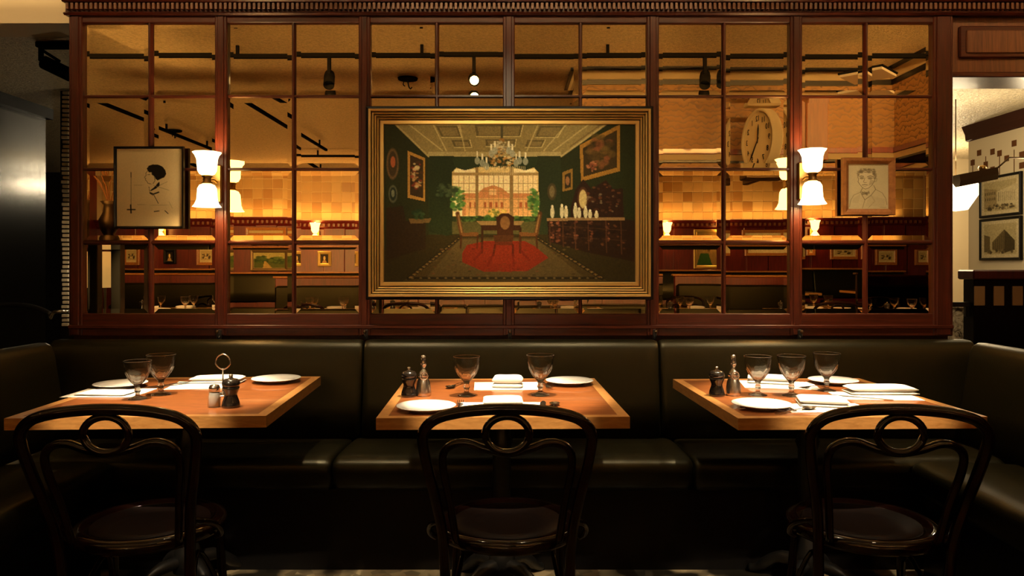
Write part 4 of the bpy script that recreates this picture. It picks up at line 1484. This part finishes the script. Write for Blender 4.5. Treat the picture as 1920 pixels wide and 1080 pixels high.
MB().lathe([(0.10, -0.58), (0.145, -0.62), (0.145, -0.70), (0.08, -0.80), (0.0, -0.81)], 8, smooth=False).build('bowl', M['bowl'], hl)
point_light('bulb_and_fill_light', (0, 0, -0.45), 9, (1.0, 0.82, 0.52), 0.10, hl)
point_light('bulb_and_fill_light', (2.85, 5.35, 1.6), 6, (1.0, 0.76, 0.44), 0.1)  # added fill for the pedestal, no lamp here
point_light('bulb_and_fill_light', (2.9, 4.15, 2.0), 3, (1.0, 0.76, 0.44), 0.1)  # added fill for the counter front, no lamp here
point_light('bulb_and_fill_light', (4.2, 7.5, 2.0), 55, (1.0, 0.76, 0.44), 0.1)  # added fill for the end wall, kept out of view
# dark counter with tan insets
ct = thing('service_counter', 'dark wooden service counter with square tan insets behind the doorway', 'counter', (3.15, 4.9, 0))
cx0, cx1 = at(1826, 500, 4.6).x - 3.15, 0.78
MB().box(cx0, cx1, -0.30, -0.19, 0, 1.17, 0.004).build('body', M['black_lacquer'], ct)
MB().box(cx0 - 0.02, cx1, -0.33, -0.16, 1.17, 1.23, 0.008).build('cap', M['mahogany_red'], ct)
for px in (1836, 1872, 1907, 1942):
    x = at(px, 500, 4.6).x - 3.15
    MB().box(x - 0.032, x + 0.032, -0.308, -0.298, 1.01, 1.13, 0.002).build('inset', M['tan_inset'], ct)
rl = thing('counter_rail', 'thin dark rail beside the service counter behind the doorway', 'rail', (at(1805, 570, 4.62).x, 4.65, 1.0))
MB().box(-0.10, 0.08, -0.015, 0.015, 0.0, 0.03, 0.003).build('bar', M['iron'], rl)
MB().box(0.03, 0.05, -0.012, 0.012, -0.06, 0.005, 0.002).build('stay', M['iron'], rl)
mp = thing('marble_pedestal', 'veined marble pedestal beside the dark service counter', 'pedestal', (at(1800, 600, 5.6).x, 5.6, 0))
MB().box(-0.07, 0.06, -0.07, 0.07, 0, 0.94, 0.006).build('shaft', M['marble'], mp)
MB().box(-0.085, 0.075, -0.085, 0.085, 0.94, 0.97, 0.006).build('cap', M['marble'], mp)

# ================================================================== DINING ROOM BEHIND THE CAMERA (what the mirror shows)
struct(MB().box(-RX, RX, FY - 0.1, FY, 0, ZC).build('wall_front', M['mahogany_red']))
struct(MB().box(-RX - 0.1, -RX, FY, 3.9, 0, ZC).build('wall_left', M['mahogany_red']))
struct(MB().box(RX, RX + 0.1, FY, 3.9, 0, ZC).build('wall_right', M['mahogany_red']))
# band of glazed square tiles above the far panelling
tw = group_struct('wall_tile_band')
MB().box(-RX, RX, FY, FY + 0.012, 2.20, ZC - 0.04).build('grout_bed', M['grout'], tw)
TS = 0.208
tm = MB().box(-TS / 2 + 0.006, TS / 2 - 0.006, -0.006, 0.010, -TS / 2 + 0.006, TS / 2 - 0.006, 0.003).mesh('tile', M['tile'])
mid = MB()
for i in range(84):
    x = -RX + 0.1 + (i + 0.5) * TS
    if x > RX - 0.1:
        break
    for j in range(5):
        z = 2.21 + (j + 0.5) * TS
        if -8.6 < x < -3.0 or 2.85 < x < 8.6:
            inst('tile', tm, tw, (x, FY + 0.014, z))
        else:
            mid.box(x - TS / 2 + 0.006, x + TS / 2 - 0.006, FY + 0.008, FY + 0.024, z - TS / 2 + 0.006, z + TS / 2 - 0.006)
mo = mid.build('tile_field', M['tile'], tw)
mo['kind'] = 'stuff'
t4 = group_struct('trim_4')
MB().prism([(FY, 2.24), (FY + 0.14, 2.24), (FY + 0.13, 2.21), (FY + 0.09, 2.18), (FY + 0.05, 2.10), (FY, 2.06)], 'x', -RX, RX).build('ledge', M['mahogany_red'], t4)
dm2 = MB().box(-0.022, 0.022, 0, 0.03, -0.03, 0.03).mesh('dentil', M['walnut'])
for i in range(170):
    inst('dentil', dm2, t4, (-8.45 + i * 0.1, FY + 0.085, 2.145))
t5 = group_struct('trim_5')
for i in range(12):
    x = -8.0 + i * 1.45
    MB().box(x - 0.22, x + 0.22, FY, FY + 0.05, 0, 2.08, 0.01).build('pilaster', M['mahogany_red'], t5)
MB().box(-RX, RX, FY, FY + 0.09, ZC - 0.07, ZC).build('crown_moulding', M['walnut'], t5)

# far wall lamps
FAR = 2 * PANE_Y - FY - 0.1
fl = None
for k, (px, lab) in enumerate(((163, 'lit wall lamp on the far panelling, reflected beside the left frame edge'), (597, 'lit wall lamp on the far panelling, reflected left of the painting'),
                (300, 'lit wall lamp on the far panelling, reflected under the ink sketch'),
                (1250, 'lit wall lamp on the far panelling, reflected just right of the painting'), (1352, 'lit wall lamp on the far panelling, second reflected from the painting'),
                (1526, 'lit wall lamp on the far panelling, reflected beside the right wall lamp'))):
    p_ = mir(px, 428, FAR)
    loc = (p_.x, FY + 0.05, p_.z)
    if fl is None:
        fl = thing('far_wall_lamp', lab, 'lamp', loc, 0, 'wall lamps across the room')
        MB().box(-0.05, 0.05, 0, 0.02, -0.22, -0.02, 0.006).build('back_plate', M['brass'], fl)
        MB().tube(smooth_path([(0, 0.01, -0.12), (0, 0.10, -0.13), (0, 0.16, -0.06)], 4), 0.012, 8).build('arm', M['brass'], fl)
        MB().lathe([(0.045, -0.07), (0.075, -0.02), (0.085, 0.08), (0.11, 0.14), (0.10, 0.14), (0.075, 0.08), (0.04, -0.06)], 20, (0, 0.16, 0)).build('shade', M['shade_far'], fl)
        MB().lathe([(0.03, -0.08), (0.05, -0.11), (0.09, -0.17), (0.08, -0.17), (0.04, -0.11)], 20, (0, 0.16, 0)).build('shade', M['shade_far'], fl)
        point_light('bulb_and_fill_light', (0, 0.16, 0.10), 7, WARM, 0.05, fl)
        point_light('bulb_and_fill_light', (0, 0.16, -0.14), 6, WARM, 0.05, fl)
    else:
        dup(fl, lab, loc, 0, 'wall lamps across the room')


# pictures on the far panelling
def far_picture(lab, px0, px1, py0, py1, style, fmat, Yv=None):
    Yv = Yv or FAR + 0.04
    a, b = mir(px0, py1, Yv), mir(px1, py0, Yv)
    t = thing('far_picture', lab, 'picture', ((a.x + b.x) / 2, a.y, a.z), PI)
    W, H = abs(b.x - a.x), b.z - a.z
    m = MB()
    frame_ring(m, -W / 2, W / 2, 0, H, [(0, 0.03), (0, -0.03), (0.01, -0.035), (0.05, -0.028), (0.06, -0.02), (0.06, -0.005)])
    m.box(-W / 2 + 0.01, W / 2 - 0.01, 0.0, 0.03, 0.01, H - 0.01)
    m.build('frame', fmat, t)
    C_ = Canvas((0, 0, 100, 70), 50, 36, (196, 176, 130))
    if style == 'landscape':
        C_.rect(0, 0, 100, 28, (150, 140, 86)).rect(0, 28, 100, 70, (60, 66, 30)).blotch(25, 34, 20, 14, [(34, 48, 20), (70, 84, 36)], 30, 8).blotch(75, 30, 18, 16, [(34, 48, 20), (56, 70, 30)], 30, 8).poly([(40, 70), (60, 40), (66, 40), (70, 70)], (150, 124, 70))
    elif style == 'portrait':
        C_.rect(0, 0, 100, 70, (30, 22, 14)).ell(52, 30, 14, 16, (200, 176, 120)).ell(52, 66, 30, 22, (150, 120, 80))
    elif style == 'scene':
        C_.rect(0, 0, 100, 70, (120, 96, 54)).poly([(20, 70), (40, 46), (80, 44), (100, 70)], (40, 70, 30)).blotch(60, 24, 34, 16, [(70, 52, 28), (196, 168, 110), (44, 32, 18)], 40, 7)
    elif style == 'print':
        C_.rect(10, 10, 90, 60, (170, 150, 104)).blotch(50, 38, 34, 14, [(60, 48, 30), (110, 92, 60), (200, 180, 130)], 50, 6)
    C_.grain(0.04)
    C_.sheet('sheet', -W / 2 + 0.058, W / 2 - 0.058, -0.008, 0.058, H - 0.058, 'printed_paper', t)
    return t


far_picture('small portrait on the far panelling, reflected under the ink sketch', 304, 326, 470, 497, 'portrait', M['black_lacquer'])
far_picture('wide green landscape on the far panelling, reflected below the left lamp', 468, 538, 464, 504, 'landscape', M['bronze'])
far_picture('small gilt portrait on the far panelling, reflected left of the painting', 601, 626, 468, 496, 'portrait', M['gold'])
far_picture('large gilt picture with green ground on the far panelling, reflected right of the painting', 1302, 1350, 428, 504, 'scene', M['gold'])
far_picture('wide cream picture on the far panelling, reflected left of the right wall lamp', 1392, 1470, 430, 478, 'blank', M['oak_frame'])
far_picture('narrow print on the far panelling, reflected beside the right wall lamp', 1517, 1534, 462, 483, 'print', M['oak_frame'])
far_picture('wide print on the far panelling, reflected below the pencil portrait', 1562, 1614, 462, 490, 'print', M['oak_frame'])
far_picture('print on the far panelling, reflected under the pencil portrait edge', 1638, 1678, 464, 496, 'print', M['oak_frame'])
far_picture('print on the far panelling, reflected nearest the doorway', 1712, 1750, 464, 496, 'print', M['oak_frame'])
far_picture('long cream picture on the far panelling, reflected above the landscape', 463, 538, 430, 446, 'blank', M['oak_frame'])
far_picture('tall print on the far panelling, reflected at the sketch edge', 366, 402, 464, 500, 'print', M['oak_frame'])
far_picture('print on the far panelling, reflected beside the dark posts', 232, 262, 464, 500, 'print', M['oak_frame'])

# soffit with cloud wallpaper
SY, SX0, SX1, SZ = -0.40, 0.68, 3.95, 2.38
so = group_struct('ceiling_soffit')
MB().box(SX0, RX, SY - 1.0, SY, SZ, ZC - 0.16).build('papered_face', M['clouds'], so)
MB().box(SX1, RX, SY, SY + 1.9, SZ, ZC - 0.16).build('papered_face', M['clouds'], so)
for d_, z0_, z1_, nm, mt in ((0.022, 0.03, 0.085, 'lower_moulding', 'mahogany_red'), (0.012, -0.035, 0.03, 'cream_band', 'cream'), (0.02, -0.06, -0.035, 'lower_bead', 'black_lacquer')):
    MB().box(SX0 - d_, RX, SY - 1.0 - d_, SY + d_, SZ + z0_, SZ + z1_, 0.003).build(nm, M[mt], so)
    MB().box(SX1 - d_, RX, SY - 0.1, SY + 1.9, SZ + z0_, SZ + z1_, 0.003).build(nm, M[mt], so)
MB().box(SX0 + 0.05, RX, SY - 0.95, SY - 0.03, SZ - 0.07, SZ - 0.058).build('soffit_underside', M['cream'], so)
for k, (d1, d2, z0_, z1_, mt) in enumerate(((0.02, 0.0, ZC - 0.17, ZC - 0.12, 'black_lacquer'), (0.05, 0.0, ZC - 0.12, ZC - 0.035, 'cream'), (0.08, 0.0, ZC - 0.035, ZC, 'black_lacquer'))):
    MB().box(SX0 - d1, RX, SY - 1.0 - d1, SY + d1, z0_, z1_).build('crown_moulding', M[mt], so)
    MB().box(SX1 - d1, RX, SY, SY + 1.9 + d1, z0_, z1_).build('crown_moulding', M[mt], so)
# clock on a bracket in front of the soffit
cp = mir(1432, 262, 7.15)
ck = thing('wall_clock', 'round cream clock with black hands, reflected above the right wall lamp', 'clock', cp, R(180 + 0))
CR = 0.30
qm = Matrix.Rotation(R(79), 3, 'Z') @ Matrix.Rotation(R(90), 3, 'X')
# local axis z of the lathe -> clock normal; local frame is turned so the dial looks along -y before the yaw
MB().lathe([(0.0, -0.06), (CR * 0.9, -0.06), (CR, -0.03), (CR, 0.05), (CR * 0.97, 0.062), (CR * 0.90, 0.056), (CR * 0.885, 0.040), (0.0, 0.040)], 48, mat=qm).build('case', M['cream'], ck)
dl = MB().lathe([(0.0, 0.041), (CR * 0.885, 0.041), (CR * 0.885, 0.043), (0.0, 0.043)], 48, mat=qm, smooth=False).build('dial', principled('cream_dial', (0.78, 0.68, 0.46), 0.4), ck)
for ang, L_, w_ in ((R(-52), 0.235, 0.012), (R(96), 0.15, 0.018)):
    hm = MB().prism([(-0.03, -w_ / 2), (L_ * 0.7, -w_ * 0.8), (L_, 0), (L_ * 0.7, w_ * 0.8), (-0.03, w_ / 2)], 'z', 0.047, 0.050)
    hm.xform((qm.to_4x4() @ Matrix.Rotation(ang, 4, 'Z'))).build('hand', M['black_lacquer'], ck)
for h in range(1, 13):
    fc = bpy.data.curves.new('numeral', 'FONT')
    fc.body = str(h)
    fc.size = 0.075
    fc.align_x = fc.align_y = 'CENTER'
    fc.extrude = 0.001
    fc.materials.append(M['black_lacquer'])
    tmp = bpy.data.objects.new('numeral_source', fc)
    nme = bpy.data.meshes.new_from_object(tmp)
    bpy.data.objects.remove(tmp)
    fo = bpy.data.objects.new('numeral', nme)
    COL.objects.link(fo)
    fo.parent = dl
    a = R(90 - 30 * h)
    fo.matrix_local = qm.to_4x4() @ Matrix.Translation((0.205 * math.cos(a), 0.205 * math.sin(a), 0.0455))
MB().box(-0.16, 0.16, -0.06, 0.06, 0.32, 0.36, 0.006).build('top_bracket', M['cream'], ck)
MB().box(-0.18, 0.20, -0.10, 0.10, -0.38, -0.31, 0.01).build('base_bracket', M['bronze'], ck)
MB().box(-0.03, 0.03, 0.0, 0.55, -0.37, -0.32, 0.004).build('wall_arm', M['bronze'], ck)
wb_ = thing('wooden_wall_box', 'tall brown wooden box on the papered soffit, reflected beside the clock', 'box', (mir(1528, 245, 7.6).x, SY, 2.32))
MB().box(-0.11, 0.11, 0, 0.16, 0, 0.62, 0.008).build('body', M['walnut'], wb_)
MB().box(-0.12, 0.12, 0, 0.17, 0.62, 0.645, 0.005).build('cap', M['mahogany_h'], wb_)
hv = thing('ceiling_panel', 'white square panel hung under the ceiling, reflected at the upper right', 'panel', (3.30, 0.42, 3.02), R(45))
MB().box(-0.19, 0.19, -0.19, 0.19, -0.012, 0.012, 0.003).build('board', M['ceramic'], hv)
MB().box(-0.20, 0.20, -0.20, 0.20, 0.012, 0.03, 0.003).build('rim', M['black_metal'], hv)
MB().tube([(0, 0, 0.03), (0, 0, 0.285)], 0.008, 8).build('rod', M['black_metal'], hv)

# ceiling roses with dangling hooks
cr = None
for px, py, lab in ((765, 146, 'round dark ceiling fitting reflected above the painting'), (325, 240, 'round dark ceiling fitting reflected above the ink sketch')):
    Yv = (ZC - 1.25) * 1400 / (500 - py)
    p_ = mir(px, py, Yv)
    if cr is None:
        cr = thing('ceiling_fitting', lab, 'ceiling fitting', (p_.x, p_.y, ZC), 0)
        MB().lathe([(0.11, 0.0), (0.105, -0.02), (0.04, -0.035), (0.0, -0.035)], 24).build('plate', M['black_metal'], cr)
        MB().tube(smooth_path([(0, 0, -0.03), (0.01, 0, -0.09), (0.03, 0.01, -0.12), (0.045, 0.0, -0.10)], 4), 0.007, 8).build('hook', M['black_metal'], cr)
        MB().tube(smooth_path([(-0.04, 0, -0.03), (-0.05, 0, -0.07), (-0.03, 0.01, -0.09)], 4), 0.006, 8).build('hook', M['black_metal'], cr)
    else:
        dup(cr, lab, (p_.x, p_.y, ZC), 0.6)

# far banquette along the panelling
fb = thing('far_banquette', 'long dark banquette along the far panelling, seen in the mirror', 'bench', (0, FY + 0.4, 0))
for k in range(9):
    x = -8.1 + k * 1.8
    MB().cushion([(3.6 - y, z * 1.27) for y, z in back_prof], x + 0.01, x + 1.79, 0.03).xform(Matrix.Translation((0, -0.385, 0))).build('backrest', M['leather'], fb)
    MB().box(x + 0.005, x + 1.795, -0.35, 0.22, 0.0, 0.46, 0.03).build('seat_cushion', M['leather'], fb)
MB().box(-8.1, 8.1, -0.34, -0.25, 1.15, 1.18, 0.005).build('top_rail', M['oak_frame'], fb)

# booth dividers half way down the room
bd = None
for x, y, lab in ((-5.3, -4.3, 'low leather booth divider reflected below the ink sketch'), (-2.9, -4.5, 'low leather booth divider reflected below the left wall lamp'),
                  (3.4, -4.4, 'low leather booth divider reflected just right of the painting'), (6.2, -4.2, 'low leather booth divider reflected below the pencil portrait')):
    if bd is None:
        bd = thing('booth_divider', lab, 'bench', (x, y, 0), 0, 'booth dividers in the middle of the room')
        MB().box(-0.85, 0.85, -0.04, 0.04, 0, 1.10, 0.01).build('panel', M['mahogany_red'], bd)
        MB().box(-0.88, 0.88, -0.06, 0.06, 1.10, 1.13, 0.006).build('cap', M['oak_frame'], bd)
        MB().box(-0.83, 0.83, 0.04, 0.14, 0.44, 0.98, 0.03).build('backrest', M['leather'], bd)
        MB().box(-0.83, 0.83, 0.04, 0.50, 0.0, 0.46, 0.03).build('seat_cushion', M['leather'], bd)
    else:
        dup(bd, lab, (x, y, 0), 0, 'booth dividers in the middle of the room')

# tables set for dinner behind the camera
GR = 'place settings across the room'
sets = [(-3.85, -1.15, 0.0, 'below the ink sketch'), (-2.15, -1.55, 0.05, 'left of the painting'), (-1.05, -1.3, -0.04, 'under the painting, left half'),
        (0.65, -1.35, 0.03, 'under the painting, right half'), (2.15, -1.2, 0.0, 'right of the painting'), (3.45, -1.4, 0.04, 'below the right wall lamp'), (4.5, -1.0, 0.0, 'below the pencil portrait'),
        (-6.2, -6.9, 0.0, 'far down the room, left end'), (-3.6, -6.9, 0.0, 'far down the room, below the left lamp'), (3.6, -6.9, 0.0, 'far down the room, right of the painting'), (5.1, -6.3, 0.0, 'far down the room, below the right lamp'), (6.9, -6.9, 0.0, 'far down the room, right end')]
for i, (x, y, rz, where) in enumerate(sets):
    dup(tb2, 'set wooden table reflected in the mirror ' + where, (x, y, 0), rz, 'tables across the room')
    far = y < -4
    for k, (dx, dy, rot) in enumerate(((-0.20, 0.12, 0), (0.16, 0.16, 0.5), (0.20, -0.15, 0.2), (-0.17, -0.2, 0.7))):
        if far and k > 2:
            continue
        place('goblet', ('left rear', 'right rear', 'right front', 'left front')[k] + ' goblet on the table reflected ' + where, (x + dx, y - dy, TZ), rot, GR)
    for k, (dx, dy) in enumerate(((-0.02, 0.27), (0.02, -0.27))):
        napkin(('front', 'rear')[k] + ' folded napkin on the table reflected ' + where, x + dx, y + dy, 0.1 * k, 0.20, 0.11, 0.032, GR, seed=20 + i + k, z=TZ)
    if not far:
        place('plate', 'white side plate on the table reflected ' + where, (x + 0.30, y + 0.26, TZ), 0)
        place('mill', 'black pepper mill on the table reflected ' + where, (x - 0.34, y, TZ), 0)
    if i in (1, 2, 5):
        dup(ch, 'dark bentwood chair in front of the table reflected ' + where, (x - 0.05, y + 0.66, 0), PI, 'chairs across the room')
    if i in (0, 4, 6):
        dup(ch, 'dark bentwood chair behind the table reflected ' + where, (x + 0.05, y - 0.66, 0), 0, 'chairs across the room')
    if not far:  # added heads on the unseen track, to light these tables
        track_spot('added unseen track spotlight near the partition for the table reflected ' + where, x * 0.95, TR2, (x, y + 0.05, 0.75), 1800, 15, 0.6)

# dark posts with a vase of dried branches on the left
ps = thing('post_screen', 'dark wooden screen of two posts under a shelf, reflected at the left edge', 'screen', (mir(200, 470, 7.9).x, 2 * PANE_Y - 7.9, 0))
for dx in (-0.12, 0.12):
    MB().box(dx - 0.05, dx + 0.05, -0.05, 0.05, 0, 1.46, 0.006).build('post', M['iron'], ps)
MB().box(-0.5, 0.5, -0.16, 0.16, 1.46, 1.51, 0.006).build('shelf', M['mahogany_h'], ps)
vs = thing('bronze_vase', 'dark bronze vase of dried branches on the shelf, reflected beside the ink sketch', 'vase', (mir(207, 470, 7.9).x, 2 * PANE_Y - 7.9, 1.51))
MB().lathe([(0.0, 0), (0.06, 0), (0.07, 0.02), (0.04, 0.06), (0.09, 0.16), (0.10, 0.24), (0.06, 0.32), (0.05, 0.40), (0.085, 0.44), (0.07, 0.44), (0.0, 0.40)], 24).build('vase', M['bronze'], vs)
rb = random.Random(5)
for k in range(9):
    a = rb.uniform(0, 2 * PI)
    q = rb.uniform(0.1, 0.34)
    MB().tube(smooth_path([(0, 0, 0.40), (q * 0.4 * math.cos(a), q * 0.4 * math.sin(a), 0.60), (q * math.cos(a), q * math.sin(a), 0.62 + rb.uniform(0, 0.2))], 4), 0.005, 6).build('branch', M['oak_frame'], vs)

lp = mir(197, 520, 9.2)
dl_ = thing('drum_lamp', 'lit cream lamp between the dark posts, reflected at the left edge', 'lamp', (lp.x, lp.y, 0))
MB().lathe([(0.0, 0), (0.16, 0), (0.16, 0.02), (0.02, 0.04), (0.015, 1.0), (0.0, 1.0)], 18).build('stand', M['iron'], dl_)
MB().lathe([(0.13, 0.98), (0.11, 1.42), (0.10, 1.42), (0.12, 0.98), (0.13, 0.98)], 24).build('shade', emission('lit_parchment', (1.0, 0.72, 0.36), 0.45), dl_)
